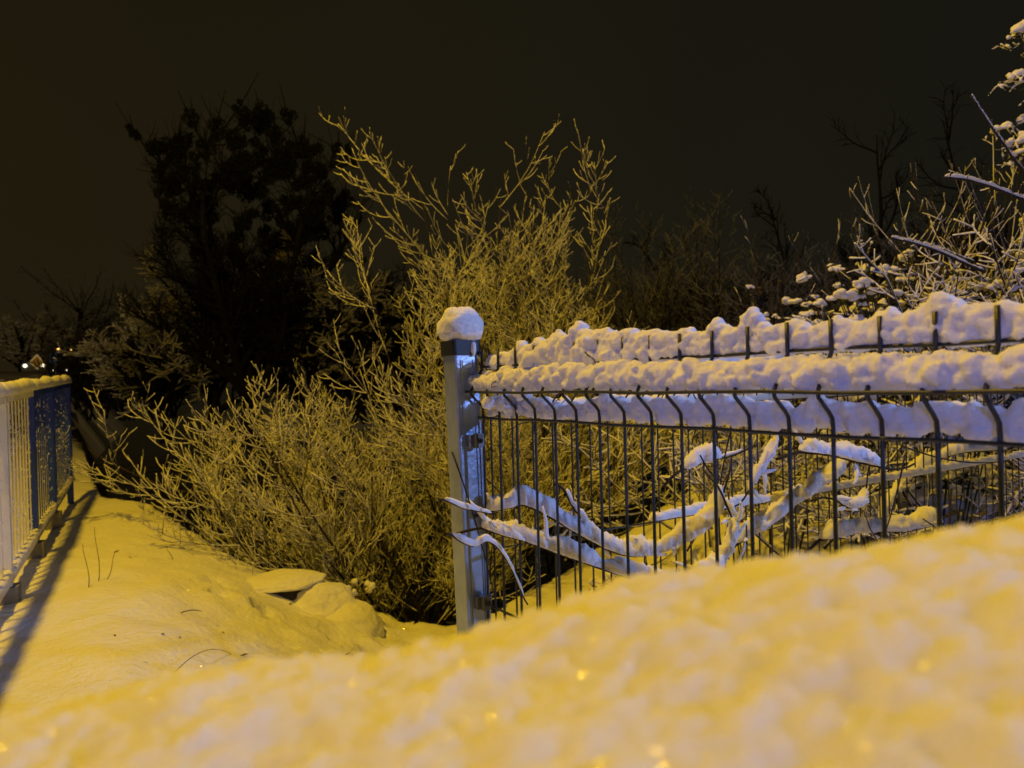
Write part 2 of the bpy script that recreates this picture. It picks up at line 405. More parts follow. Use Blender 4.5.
while t < 0.93:
    k = t / SP; near = abs(k - round(k))
    peak = max(0, 1 - near * 3.2) * max(0.1, .7 + 1.3 * n1(round(k) * 3.7, 4.2))
    h = 0.025 + 0.008 * n1(t * 8, 1.1) + 0.017 * peak + .016 * bl(t)
    if t > .80: h *= 1 - .45 * sm((t - .80) / .08)
    z = .006
    while z < h:
        r_ = rng.uniform(.0095, .0135) * (1 + .3 * bl(t)); off = -.0128 + rng.gauss(0, .0016) + (.014 * bl(t) if rng.random() < .45 and near > .12 else 0)
        it.append((B0 + D * (t + rng.gauss(0, .003)) + N * off + Vector((0, 0, ZA + z)), r_, r_, r_ * .9)); z += r_ * .8
    r_ = rng.uniform(.007, .011); it.append((B0 + D * t + N * (-.0128) + Vector((0, 0, ZA + max(.006, h))), r_, r_, r_))
    t += rng.uniform(.006, .010)
clumps('snow', fence, it)
it = []; t = -0.24
while t < 0.945:
    h = 0.041 + 0.009 * n1(t * 9, 3.1) + .006 * n1(t * 23, 8) + .006 * bl(t)
    h *= 1 - .25 * sm((t - .84) / .08)
    for _ in range(3):
        r_ = rng.uniform(.013, .020); z = rng.uniform(.012, max(.014, h - .009)); f = 1 - .35 * (z / h)
        it.append((B0 + D * (t + rng.gauss(0, .004)) + N * (.013 + rng.gauss(0, .005)) + Vector((0, 0, ZB + z)), r_ * f, r_ * f, r_ * f * .95))
    if rng.random() < .5:
        r_ = rng.uniform(.007, .012); it.append((B0 + D * t + N * (.022 + rng.gauss(0, .003)) + Vector((0, 0, ZB + rng.uniform(.010, .02))), r_, r_, r_))
    t += .0075
clumps('snow', fence, it)
it = []; t = -0.24
while t < 0.935:
    g_ = n1(t * 6.5, 6.1) + .5 * n1(t * 21, 2.2); h = 0.033 + 0.020 * g_
    for _ in range(3):
        r_ = rng.uniform(.009, .013); z = rng.uniform(.010, max(.012, h))
        it.append((B0 + D * (t + rng.gauss(0, .003)) + N * (-.0175 + rng.gauss(0, .0025)) + Vector((0, 0, ZC + z)), r_, r_, r_))
    t += .0075
clumps('snow', fence, it)
# heavy lump slumped over the wires beside the post
it = []
for (px, py, z, r_) in ((512, 384, 1.40, .019), (524, 374, 1.385, .024), (535, 362, 1.36, .027), (548, 354, 1.34, .026), (560, 350, 1.32, .024), (530, 385, 1.375, .020), (545, 372, 1.345, .024), (518, 392, 1.39, .012), (556, 364, 1.325, .020), (572, 349, 1.30, .020), (585, 348, 1.27, .018)):
    for _ in range(5):
        c = P(px + rng.gauss(0, 5), py + rng.gauss(0, 4), z + rng.gauss(0, .008)); q_ = r_ * rng.uniform(.45, .8); it.append((c, q_, q_, q_ * .9))
clumps('snow', fence, it, voxel=.0022)
it = []
for (px, py, z, r_) in ((490, 402, 1.46, .014), (497, 405, 1.45, .019), (506, 402, 1.44, .016), (516, 408, 1.42, .014), (492, 384, 1.465, .014), (500, 382, 1.45, .015), (487, 372, 1.48, .009), (510, 378, 1.43, .016)):
    for _ in range(3):
        c = P(px + rng.gauss(0, 4), py + rng.gauss(0, 3), z + rng.gauss(0, .006)); q_ = r_ * rng.uniform(.5, .8); it.append((c, q_, q_, q_))
clumps('snow', fence, it, voxel=.0022)
# snow crumbs on some prongs
rng = random.Random(4)
for k in (1, 12):
    m = MB(); b = B0 + D * (k * SP); blob(m, b + Vector((0, 0, ZA + 0.036)) + N * rng.uniform(-.012, -.004), .011 * rng.uniform(.7, 1.3), .008, .007 + rng.random() * .007, k * 1.7, n=20, flat=.8, fine=.06)
    m.build('snow', M_SNOWN, fence)

# ------------------------------------------------------------------ corner post
PC = Vector((-0.078, 1.53, 0))
post = thing('fence_post', 'square galvanised fence post with black cap and round dome of snow', 'post', PC)
post.rotation_euler = (0, R(-1.3), 0)
def rbox(mb, hx, hy, z0, z1, r=0.004):
    pts = []
    for sx_, sy_ in ((1, 1), (-1, 1), (-1, -1), (1, -1)):
        a0 = {(1, 1): 0, (-1, 1): 90, (-1, -1): 180, (1, -1): 270}[(sx_, sy_)]
        for i in range(4): a = R(a0 + i * 30); pts.append((sx_ * (hx - r) + r * math.cos(a), sy_ * (hy - r) + r * math.sin(a)))
    rows = []
    for z in (z0, z1):
        rows.append([tuple(D * (-p[1]) + N * (-p[0]) + Vector((0, 0, z))) for p in pts])
    mb.grid(np.array(rows)[::-1], wrap=True)
    c = len(rows[0]); b0 = mb.n - 2 * c
    for row, o in ((1, 0), (0, c)):
        pass
    V = [tuple(Vector((0, 0, z1)))] ; mb.v.append(np.array(V, dtype=np.float32)); ci = mb.n; mb.n += 1
    mb.f.append(np.array([[b0 + i, b0 + (i + 1) % c, ci, ci] for i in range(c)]))
sh = MB(); rbox(sh, 0.0275, 0.025, -0.7, 1.052)
# two shallow ribs on the face towards the panel
for o_ in (-0.014, 0.014): sh.box(-D * 0.0258 + N * o_ + Vector((0, 0, 0.17)), N * 0.0022, D * 0.0016, (0, 0, 0.87))
so = sh.build('shaft', M_ZINC, post, smooth=False)
cp = MB(); rbox(cp, 0.0315, 0.029, 1.050, 1.080, 0.006); cp.build('cap', M_BLACK, post, smooth=False)
sn = MB(); blob(sn, (0.002, 0, 1.098), 0.046, 0.043, 0.053, 5.5, n=120, flat=.5, amp=.07, fine=.03)
sn.build('snow', M_SNOWN, post)
sn2 = MB(); blob(sn2, -D * .031 + N * (-.012) + Vector((0, 0, 1.062)), .006, .006, .014, 2.2, n=14, flat=1.0); sn2.build('snow', M_SNOWN, post)
for z in (0.88, 0.56):
    br = MB(); br.box(-D * 0.033 + N * -0.004 + Vector((0, 0, z)), N * 0.017, D * 0.007, (0, 0, 0.012)); br.box(-D * 0.045 + N * -0.004 + Vector((0, 0, z)), N * 0.008, D * 0.005, (0, 0, 0.014))
    c = br.build('bracket', M_POLE, post, smooth=False)
    bo = MB(); bo.tube([-D * 0.050 + N * -0.004 + Vector((0, 0, z)), -D * 0.056 + N * -0.004 + Vector((0, 0, z))], 0.005, 6); bo.build('bolt', M_BLACK, c)

# ------------------------------------------------------------------ second panel, at right angles behind
D2 = Vector((0.829, 0.559, 0)).normalized(); N2 = Vector((0.559, -0.829, 0)).normalized()
O2 = Vector((-0.045, 1.545, 0))
fence2 = thing('fence_panel', 'rear wire fence panel behind the near one, with a snowy lower rail', 'fence')
build_panel(fence2, O2, D2, N2, 0, 52, 0.052, 0.0, 2.72, 0.05, 0.0021, extra=((0.002, 0.655), (0.002, 0.35)))
base2 = [O2 + D2 * t for t in np.linspace(0.01, 2.7, 20)]
m = MB(); sweep(m, [b + Vector((0, 0, ZA + .004)) for b in base2], N2, 0.016, lambda s: .018 + .012 * noise.noise(Vector((s * 9, 0, 31))), .003, .008, 50, k=14, seed=31, ds=.009); m.build('snow', M_SNOWN, fence2)
m = MB(); sweep(m, [b + Vector((0, 0, ZC + .003)) for b in base2], N2, 0.016, lambda s: .026 + .010 * noise.noise(Vector((s * 9, 0, 41))), .003, .008, 50, k=14, seed=41, ds=.009, shift=lambda s: -.014); m.build('snow', M_SNOWN, fence2)
m = MB(); sweep(m, [b + Vector((0, 0, .658)) for b in base2[3:]], N2, 0.012, lambda s: .020 + .014 * noise.noise(Vector((s * 8, 0, 51))), .002, .006, 50, k=14, seed=51, ds=.009); m.build('snow', M_SNOWN, fence2)
p2 = O2 + D2 * 2.78
fp2 = thing('fence_post', 'far grey fence post at the right end of the rear panel', 'post', p2)
m = MB(); m.box((0, 0, .2), D2 * .025, N2 * .025, (0, 0, .86)); m.build('shaft', M_ZINC, fp2, smooth=False)
m = MB(); blob(m, (0, 0, 1.07), .035, .035, .035, 3, n=16); m.build('snow', M_SNOWN, fp2)

# ------------------------------------------------------------------ snow laden canes hanging in the fence
def cane(label, pts, r, w, hu, seed, amp=.010, name='bramble_cane', hb=.002):
    t = thing(name, label, 'branch', pts[0])
    o = pts[0]; q = [p - o for p in pts]
    m = MB(); n = len(q) * 5; cur = []
    for i in range(n + 1):
        u = i / n * (len(q) - 1); j = min(len(q) - 2, int(u)); u -= j
        p0 = q[max(0, j - 1)]; p1 = q[j]; p2_ = q[j + 1]; p3 = q[min(len(q) - 1, j + 2)]
        cur.append(0.5 * ((2 * p1) + (p2_ - p0) * u + (2 * p0 - 5 * p1 + 4 * p2_ - p3) * u * u + (3 * p1 - p0 - 3 * p2_ + p3) * u ** 3))
    rg = random.Random(int(seed * 10)); a0 = cur[0] - cur[2]; a1 = cur[-1] - cur[-3]
    ext0, _, _ = chain(rg, cur[0], a0 + Vector((0, 0, -.2 * a0.length)), (.012 if name == 'twig' else rg.uniform(.03, .07)), r, r * .6, 4, -.5, .12)
    ext1, _, _ = chain(rg, cur[-1], a1, (.015 if name == 'twig' else rg.uniform(.03, .08)), r * .9, r * .4, 4, .2, .15)
    full = ext0[:0:-1] + cur + ext1[1:]
    m.tube(full, np.linspace(r * 1.15, r * .7, len(full)), 7); sd = MB()
    for _q in range(0 if name == 'twig' else 6 if len(pts) > 5 or r > .004 else 3):
        k = rg.randrange(1, len(cur) - 1); tw, tr_, _d = chain(rg, cur[k], (rg.gauss(0, 1), rg.gauss(0, .5), rg.gauss(.2, .8)), rg.uniform(.03, .09), r * .5, r * .25, 5, .2, .16)
        m.tube(tw, tr_, 5); sd.tube([c + Vector((0, 0, .002)) for c in tw[1:]], [.0035, .005, .0042, .003, .002], 5)
    m.build('stem', M_BARK, t)
    if sd.n: sd.build('snow', M_SNOWN, t)
    m = MB(); sweep(m, [c + Vector((0, 0, r * 1.0)) for c in cur], Vector((-.3, .95, 0)), lambda s_: w * (1 + .45 * noise.noise(Vector((s_ * 18, seed, 3)))), lambda s_: (hu(s_) if callable(hu) else hu) * (1 + .55 * noise.noise(Vector((s_ * 15, seed, 8)))), hb, amp, 45, k=22, seed=seed, ds=.0035, taper=.035); m.build('snow', M_SNOWN, t)
    return t
cane('thick snow roll on a cane sagging in a long curve behind the fence wires', [P(486, 512, 1.50), P(507, 508, 1.48), P(524, 505, 1.47), P(550, 517, 1.46), P(575, 532, 1.45), P(611, 551, 1.44), P(638, 556, 1.43), P(666, 550, 1.42), P(693, 537, 1.41), P(714, 518, 1.41), P(722, 497, 1.41)], .0028, .014,
     lambda s: .030 + .010 * noise.noise(Vector((s * 10, 0, 71))), 7.1)
cane('long snowy cane slanting down to the right below the sagging one', [P(481, 528, 1.44), P(503, 535, 1.43), P(524, 541, 1.42), P(560, 554, 1.40), P(611, 572, 1.38), P(650, 583, 1.36), P(682, 590, 1.34)], .0025, .012,
     lambda s: .025 + .010 * noise.noise(Vector((s * 12, 0, 81))), 8.1)
cane('snow loaded loop of cane curling upward at the end of the sagging canes', [P(684, 588, 1.36), P(704, 580, 1.37), P(720, 566, 1.38), P(731, 545, 1.38), P(734, 525, 1.39), P(727, 506, 1.39)], .0028, .013, lambda s: .034 - .03 * s / .2 * .4, 9.1)
cane('short snowy twig crossing the face of the post', [P(444, 500, 1.38), P(452, 503, 1.39), P(463, 508, 1.40), P(478, 511, 1.42), P(492, 514, 1.44)], .0020, .006, lambda s: .009, 10.1, amp=.003, name='twig')
cane('crooked snowy twig low on the post hanging down through the wires', [P(452, 535, 1.37), P(462, 542, 1.38), P(475, 546, 1.39), P(487, 541, 1.40), P(499, 549, 1.41), P(510, 566, 1.42), P(518, 584, 1.42), P(524, 598, 1.42)], .0020, .007, lambda s: .010, 11.1, amp=.004, name='twig')
cane('upright snowy stub rising from the sagging cane', [P(566, 493, 1.5), P(572, 505, 1.5), P(583, 520, 1.49), P(592, 530, 1.48)], .0024, .010, lambda s: .016, 12.1)

cane('thick yellow lit snowy branch slanting up right through the middle of the fence', [P(735, 545, 2.0), P(765, 525, 2.0), P(800, 500, 2.0), P(845, 468, 2.0)], .005, .022, .030, 13.1)
cane('drooping slab of snow on a leafy stem under the bend at the right', [P(800, 452, 1.55), P(830, 455, 1.55), P(858, 462, 1.55), P(884, 468, 1.55)], .003, .018, .026, 14.1)
cane('small snow pillow on a hooked stem below the snowy slab', [P(836, 500, 1.6), P(850, 508, 1.6), P(862, 503, 1.6), P(866, 492, 1.6)], .002, .013, .018, 15.1)
cane('snowy stem dropping from the bend right of the snow loop', [P(778, 436, 1.5), P(770, 456, 1.5), P(757, 478, 1.5), P(748, 492, 1.5)], .0025, .011, .018, 16.1)
cane('snow clump on a short cane under the bend left of the snow loop', [P(682, 470, 1.7), P(700, 462, 1.7), P(722, 458, 1.7)], .003, .018, .026, 17.1)
cane('long snowy stem curving across the right side behind the rear fence', [P(880, 520, 2.6), P(905, 480, 2.6), P(950, 455, 2.6), P(1005, 450, 2.6)], .004, .018, .028, 18.1)
cane('heavy low snowy cane lying behind the fence near the right of the mound', [P(820, 540, 2.1), P(860, 532, 2.1), P(905, 530, 2.1), P(940, 520, 2.1)], .004, .024, .034, 19.1)
# thin dark tendrils tangled in the wires
rng = random.Random(12)
td = [(505, 378, 1.42), (528, 398, 1.40), (552, 380, 1.34), (560, 400, 1.36), (600, 404, 1.36), (640, 402, 1.3), (585, 352, 1.22), (700, 402, 1.2), (507, 430, 1.46), (520, 520, 1.45), (690, 430, 1.3)]
for i, (px, py, z) in enumerate(td):
    pts, rad, _ = chain(rng, P(px, py, z), (rng.gauss(0, 1), rng.gauss(0, .4), rng.gauss(0, .6)), rng.uniform(.05, .12), .0012, .0006, 9, -.3, .5)
    m = MB(); m.tube([p - pts[0] for p in pts], rad, 5)
    o = m.build('dry_tendril', M_BARK); o.location = pts[0]
    tag(o, ('thin dark tendril in the fence snow just right of the post', 'dark tendril under the second near wire close to the post', 'curled tendril poking from the yellow snow clump', 'tendril below the yellow snow clump', 'tendril under the bend left of the middle', 'tendril under the bend at mid fence', 'tendril in the top row of snow left of the middle', 'tendril under the bend right of the middle', 'tendril just below the bend beside the post', 'tendril among the snowy canes beside the post', 'tendril hanging above the snow loop')[i], 'twig', 'dry tendrils in the fence')
for i, (a, b, c) in enumerate((((452, 452), (478, 520), (498, 612)), ((700, 455), (722, 500), (745, 470)), ((728, 492), (735, 540), (700, 583)), ((740, 400), (700, 520), (735, 590)), ((900, 445), (960, 470), (1010, 460)), ((905, 455), (892, 520), (880, 545)))):
    z = 1.42 if i == 0 else 1.5
    pa, pb, pc = P(*a, z), P(*b, z - .02), P(*c, z - .03)
    pts = [(pa * (1 - t) ** 2 + pb * 2 * t * (1 - t) + pc * t * t) for t in np.linspace(0, 1, 14)]
    m = MB(); m.tube([p - pts[0] for p in pts], np.linspace(.0018, .001, 14), 5); o = m.build('bare_cane', M_BARK); o.location = pts[0]
    tag(o, ('bare dark stem running down across the post', 'thin arched stem beside the snow loop', 'dark bare stem curling under the snow loop', 'long bare stem slanting down right of the snow loop', 'dark stem arching low at the right between the fences', 'short dark stem hanging down near the right fence wires')[i], 'twig')

# ------------------------------------------------------------------ snowy broad leaved plants between and beyond the panels
def leafy(name, label, cat, c, ext, nstem, npad, pad, seed, zl=0.0, leafm=None, twigs=40, nleaf=500, leaf=.035, group=None, ang=False):
    rng = random.Random(seed); c = Vector(c)
    t = thing(name, label, cat, c, group=group)
    st = MB(); lv = MB(); sn = MB(); ends = []
    for i in range(nstem):
        tip = Vector((rng.uniform(-1, 1) * ext[0], rng.uniform(-1, 1) * ext[1], rng.uniform(.55 if zl > .3 else .15, 1.0) * ext[2]))
        tip.z *= 1 - .45 * (abs(tip.x) / ext[0]) ** 2
        p0 = Vector((tip.x * .35, tip.y * .35, -zl))
        mid = p0.lerp(tip, .55) + Vector((0, 0, ext[2] * .25))
        pts = [p0 * (1 - u) ** 2 + mid * 2 * u * (1 - u) + tip * u * u for u in np.linspace(0, 1, 9)]
        if i % 3 == 0: st.tube(pts, np.linspace(.0045, .002, 9), 5)
        else: st.tube(pts[5:], np.linspace(.004, .0025, 4), 5)
        ends += [(pts[k], pts[k] - pts[k - 1]) for k in (2, 3, 4, 5, 6, 7, 8)]
        for _ in range(3):
            k = rng.randrange(3, 8); q, rr, _d = chain(rng, pts[k], (rng.gauss(0, 1), rng.gauss(0, 1), rng.uniform(-.2, .8)), rng.uniform(.06, .2), .003, .0012, 4, .2, .15)
            st.tube(q, rr, 4); ends.append((q[-1], q[-1] - q[-2])); ends.append((q[2], q[2] - q[1]))
    for i in range(nleaf):
        e, d = rng.choice(ends); e = e + Vector((rng.gauss(0, .022), rng.gauss(0, .022), rng.gauss(-.008, .015)))
        l = leaf * rng.uniform(.6, 1.4); a = rng.uniform(0, 6.28); dr = rng.uniform(-.9, .1)
        u = Vector((math.cos(a), math.sin(a), dr)).normalized() * l; s_ = Vector((-math.sin(a), math.cos(a), rng.uniform(-.4, .4))) * l * .32
        lv.quads([[e, e + u * .5 + s_, e + u, e + u * .5 - s_]])
    for i in range(npad):
        e, d = rng.choice(ends); r_ = pad * rng.uniform(.4, 1.35)
        c0 = e + Vector((rng.gauss(0, .02), rng.gauss(0, .02), r_ * .3)); a_ = rng.uniform(0, 3.14)
        for q_ in range(rng.choice((2, 3, 3, 4))):
            w_ = r_ * rng.uniform(.35, .8); o_ = rng.gauss(0, .75) * r_
            blob(sn, c0 + Vector((math.cos(a_) * o_, math.sin(a_) * o_ * .8, rng.gauss(-.12 * abs(o_) / r_, .22) * r_)), w_ * rng.uniform(.9, 1.4), w_ * rng.uniform(.7, 1.0), w_ * rng.uniform(.5, .85), rng.random() * 90, n=12, rot=rng.uniform(0, 3.1), tilt=rng.uniform(-.3, .3), flat=.6, amp=.35, fine=.05)
    st.build('stems', M_BARK, t)
    if nleaf: lv.build('leaves', leafm or M_LEAFB, t, smooth=False)
    o = sn.build('snow', M_SNOWN, t)
    r_ = o.modifiers.new('fuse', 'REMESH'); r_.mode = 'VOXEL'; r_.voxel_size = .0062; r_.use_smooth_shade = True
    q = o.modifiers.new('soften', 'SMOOTH'); q.iterations = 2
    d = o.modifiers.new('grain', 'DISPLACE'); d.texture = tex2; d.strength = .014
    return t
tex2 = bpy.data.textures.new('snow_pads', 'CLOUDS'); tex2.noise_scale = 0.025; tex2.noise_depth = 4
def G3(x, y): return (x, y, H(x, y))
leafy('bramble_bush', 'low bramble with snow covered leaves between the two fence panels', 'bush', (.95, 1.72, .25), (.42, .16, .55), 18, 70, .024, 51, zl=.1, nleaf=260, leaf=.022)
leafy('bramble_bush', 'bramble with brown leaves and yellow lit snow just behind the rear fence', 'bush', G3(1.55, 3.1), (.75, .4, .62), 40, 330, .036, 52, nleaf=1500, leaf=.026)
leafy('bramble_bush', 'low snowy bramble seen through the middle of the fence', 'bush', G3(.75, 3.5), (.5, .35, .45), 28, 170, .032, 53, nleaf=900, leaf=.024)
leafy('bramble_bush', 'snowy bramble at the right frame edge behind both fences', 'bush', G3(2.35, 2.95), (.6, .4, .75), 36, 260, .036, 54, nleaf=1200, leaf=.026)
leafy('bramble_bush', 'snowy bramble mound further back behind the middle of the rear fence', 'bush', G3(1.75, 4.4), (.8, .4, .7), 40, 300, .040, 58, nleaf=1300, leaf=.028)
leafy('evergreen_shrub', 'broad leafy shrub under yellow snow pads above the right of the fence', 'shrub', (2.0, 3.75, .5), (.72, .45, 1.22), 64, 1100, .030, 55, zl=.5, leafm=M_LEAFG, nleaf=2600, leaf=.045)
leafy('evergreen_shrub', 'small snow dusted shrub peeping above the middle of the near fence', 'shrub', (1.28, 3.9, .35), (.34, .3, 1.12), 26, 240, .021, 56, zl=.4, nleaf=700, leaf=.03)
leafy('evergreen_shrub', 'snow loaded shrub at the right frame edge above the fence', 'shrub', (2.62, 3.5, .6), (.5, .45, 1.15), 46, 760, .031, 57, zl=.5, leafm=M_LEAFG, nleaf=1800, leaf=.045)

# ------------------------------------------------------------------ twiggy plants
def shrub(label, base, stems, cfg, seed, snow_add=.004, group=None, name='bare_shrub', cat='shrub', rot=None, bark=None):
    rng = random.Random(seed)
    t = thing(name, label, cat, base, group=group); ch = []
    for (d, L, r, off) in stems(rng): grow(rng, ch, Vector(base) + Vector(off), Vector(d), L, r, 0, cfg)
    plant_meshes(t, ch, base, bark or M_BARK, rng=rng, sn_add=snow_add)
    return t, ch
CFG_B = [dict(n=12, up=.35, wob=.045, taper=.22),
         dict(n=9, up=.75, wob=.05, count=12, len=.46, ang=44, t0=.12, rr=.55, rmin=.0036, taper=.4),
         dict(n=7, up=.85, wob=.05, count=8, len=.48, ang=46, t0=.10, rr=.55, rmin=.0024, taper=.5, minlen=.19),
         dict(n=4, up=.6, wob=.06, count=2.6, len=.45, ang=46, t0=.15, rr=.7, rmin=.0020, taper=.6, minlen=.09)]
def fan(n, cx, spread, L, tilt=.7, offr=.25, r=.016, cy=-.1, sy=.5):
    def f(rng):
        o = []
        for i in range(n):
            a = rng.uniform(-1, 1)
            o.append(((cx + a * spread, cy + rng.uniform(-1, 1) * sy, tilt * rng.uniform(.85, 1.25)), L * rng.uniform(.65, 1.15), r * rng.uniform(.7, 1.2), (rng.uniform(-offr, offr), rng.uniform(-offr, offr), rng.uniform(-.05, .1))))
        return o
    return f
shrub('wide bare shrub leaning left over the dark river, twigs lined with yellow lit snow', (-1.0, 6.15, -1.12), fan(12, -.46, .42, 2.15, tilt=.55), CFG_B, 101, snow_add=.0022)
shrub('dense low snowy shrub filling the space just left of the post', (-.75, 6.0, -1.1), fan(13, .05, .60, 1.85, tilt=.62, offr=.35), CFG_B, 102, snow_add=.0022)
shrub('tall bare shrub rising behind the post with long snowy leaders', (-.25, 6.6, -1.2), fan(11, -.10, .46, 3.75, tilt=1.10, offr=.3), CFG_B, 103, snow_add=.0022)
shrub('upright snowy shrub standing right of the tall one behind the fence', (.55, 6.9, -.8), fan(8, -.02, .22, 2.95, tilt=1.2, offr=.25), CFG_B, 104, snow_add=.0020)
shrub('low tangled shrub with snowy twigs seen through the fence right of the post', (.35, 5.9, -.5), fan(13, .15, .9, 1.6, tilt=.6, offr=.4), CFG_B, 105, snow_add=.0022)

# withered leaf tufts on the tall shrubs
# background shrubs on the right, hardly lit
CFG_F = [dict(n=7, up=.25, wob=.07, taper=.25),
         dict(n=5, up=.4, wob=.08, count=11, len=.42, ang=38, t0=.15, rr=.6, rmin=.006, taper=.4),
         dict(n=4, up=.4, wob=.10, count=7, len=.42, ang=42, t0=.15, rr=.6, rmin=.005, taper=.5, minlen=.3)]
t0_, _ = shrub('leftmost dim bare shrub of the dark hedge row beyond the fence', (4.0, 21.5, .2), fan(18, 0, .7, 4.6, tilt=1.0, offr=.8, r=.035), CFG_F, 201, snow_add=.003, group='dark bare shrubs beyond the fence')
for (x, y, rz, sc, lab) in ((4.2, 13.5, 1.2, 1.0, 'dim bare shrub in the middle of the dark hedge row'), (3.3, 15.5, 2.6, 1.1, 'dim bare shrub below the low bare tree'), (5.9, 14.0, 4.0, .95, 'dim bare shrub left of the dead tree'), (7.5, 15.0, 5.2, 1.05, 'dim bare shrub below the dead tree'), (1.9, 14.5, 3.3, 1.0, 'dim bare shrub right behind the upright snowy shrub'), (9.5, 15.5, .6, 1.15, 'dim bare shrub behind the frosted shoots')):
    c = copy_tree(t0_); c.location = (x * 1.55, y * 1.55, .1); c.rotation_euler = (0, 0, rz); c.scale = (sc, sc, sc); c['label'] = lab

# upright twigs at the right, bluish
CFG_U = [dict(n=7, up=.25, wob=.05, taper=.35),
         dict(n=5, up=.6, wob=.05, count=4, len=.45, ang=26, t0=.2, rr=.65, rmin=.004, taper=.4),
         dict(n=3, up=.3, wob=.10, count=2, len=.35, ang=36, t0=.2, rr=.7, rmin=.003, taper=.6, minlen=.08)]
shrub('upright twiggy shrub with fine frosted shoots left of the yellow snow pads', (2.25, 4.9, .3), fan(13, -.12, .42, 1.35, tilt=1.1, offr=.3, r=.006), CFG_U, 301, snow_add=.0012)
shrub('clump of upright frosted shoots at the right frame edge', (2.85, 4.6, .5), fan(46, -.02, .16, 1.5, tilt=1.25, offr=.42, r=.005), CFG_U, 302, snow_add=.0016)
def limb(label, a, b, r, seed):
    rng = random.Random(seed); t = thing('snowy_branch', label, 'branch', a); d = b - a; ch = []
    grow(rng, ch, a, d, d.length, r, 0, [dict(n=12, up=.0, wob=.035, taper=.5), dict(n=3, up=.1, wob=.1, count=6, len=.10, ang=60, t0=.25, rr=.5, rmin=.003, taper=.6)])
    plant_meshes(t, ch, a, M_BARK, rng=rng, sn_add=.001, snow_min=1)
    q = [p - a for p in ch[0][0]]; m = MB(); sweep(m, [c + Vector((0, 0, r * .4)) for c in q], Vector((.3, .95, 0)), r * .9, lambda s_: r * (1.3 + .8 * noise.noise(Vector((s_ * 16, seed, 0)))), .002, .004, 60, k=12, seed=seed, ds=.006); m.build('snow', M_SNOWN, t)
limb('upper of two long snowy branches pointing up left at the right frame edge', P(1045, 200, 3.3), P(970, 100, 3.0), .008, 1)
limb('lower thicker snowy branch pointing left at the right frame edge', P(1060, 225, 3.2), P(953, 154, 2.9), .010, 2)
limb('short snowy branch poking out left above the yellow snow pads', P(985, 272, 3.3), P(890, 226, 3.1), .008, 3)
limb('snow covered branch leaning left behind the rear fence at the right', P(975, 262, 3.4), P(905, 236, 3.2), .006, 4)

CFG_S = [dict(n=7, up=.2, wob=.09, taper=.4), dict(n=6, up=.35, wob=.11, count=9, len=.5, ang=52, t0=.15, rr=.6, rmin=.0035, taper=.5), dict(n=4, up=.2, wob=.14, count=6, len=.45, ang=55, t0=.12, rr=.6, rmin=.0025, taper=.6, minlen=.08)]
shrub('tangle of thick snow lined twigs above the right half of the fence', (2.2, 3.7, .6), fan(13, 0, .6, .85, tilt=.7, offr=.35, r=.007), CFG_S, 401, snow_add=.0035)
shrub('tangle of snow lined twigs at the right frame edge under the tall evergreen', (2.62, 3.55, .7), fan(14, 0, .7, 1.05, tilt=.8, offr=.3, r=.007), CFG_S, 402, snow_add=.0035)
shrub('low tangle of snow lined twigs behind the rear fence at centre', (1.1, 3.6, .2), fan(14, 0, 1.0, .75, tilt=.5, offr=.4, r=.006), CFG_S, 403, snow_add=.0035)
shrub('low tangle of snow lined twigs behind the rear fence at the right', (1.9, 3.3, .2), fan(14, 0, 1.0, .8, tilt=.5, offr=.4, r=.006), CFG_S, 404, snow_add=.0035)
# tall evergreen at right frame edge
t = thing('evergreen_tree', 'tall evergreen at the right frame edge with yellow and blue snow clumps', 'tree', (2.72, 3.45, .4))
rng = random.Random(77); t.location.x -= .0; tr = MB(); tr.tube([(0.25, .1, -.3), (.25, .1, .8), (.22, .08, 1.6), (.2, .05, 2.4)], [.05, .045, .035, .01], 8); tr.build('trunk', M_BARKD, t)
lv = MB(); sn = MB(); br = MB()
for i in range(190):
    z = rng.uniform(.75, 2.42); a = rng.uniform(0, 6.28)
    w = .58 * (1 - .30 * abs(z - 1.8)) * (0.5 if 1.05 < z < 1.42 else 1)
    L_ = w * rng.uniform(.6, 1.05); dr = rng.uniform(.02, .16)
    pts = [Vector((.24 + math.cos(a) * L_ * u, .1 + math.sin(a) * L_ * u, z + .10 * math.sin(u * 2.2) - dr * u * u)) for u in np.linspace(0, 1, 9)]
    br.tube(pts, np.linspace(.008, .002, 9), 4)
    for k in range(3, 9):
        for _ in range(5):
            e = pts[k] + Vector((rng.gauss(0, .018), rng.gauss(0, .018), -.005)); aa = rng.uniform(0, 6.28); l = rng.uniform(.03, .07)
            u_ = Vector((math.cos(aa), math.sin(aa), rng.uniform(-1.3, .1))).normalized() * l; s_ = u_.cross(Vector((0, 0, 1))).normalized() * .006
            lv.quads([[e, e + u_ * .5 + s_, e + u_, e + u_ * .5 - s_]])
            if rng.random() < .5: sn.tube([e, e + u_ * .6, e + u_ * 1.2], [.005, .006, .0035], 4)
        if rng.random() < .93:
            q = rng.uniform(.013, .026)
            for _ in range(3): blob(sn, pts[k].lerp(pts[k - 1], rng.random()) + Vector((rng.gauss(0, .016), rng.gauss(0, .016), q * .5)), q * rng.uniform(.9, 1.3), q * rng.uniform(.7, 1.1), q * rng.uniform(.7, 1.0), rng.random() * 99, n=10, rot=rng.uniform(0, 3), amp=.3, flat=.8)
br.build('branches', M_BARK, t); lv.build('foliage', M_LEAFG, t, smooth=False); o = sn.build('snow', M_SNOWN, t)
r_ = o.modifiers.new('fuse', 'REMESH'); r_.mode = 'VOXEL'; r_.voxel_size = .0062; r_.use_smooth_shade = True
q = o.modifiers.new('soften', 'SMOOTH'); q.iterations = 1
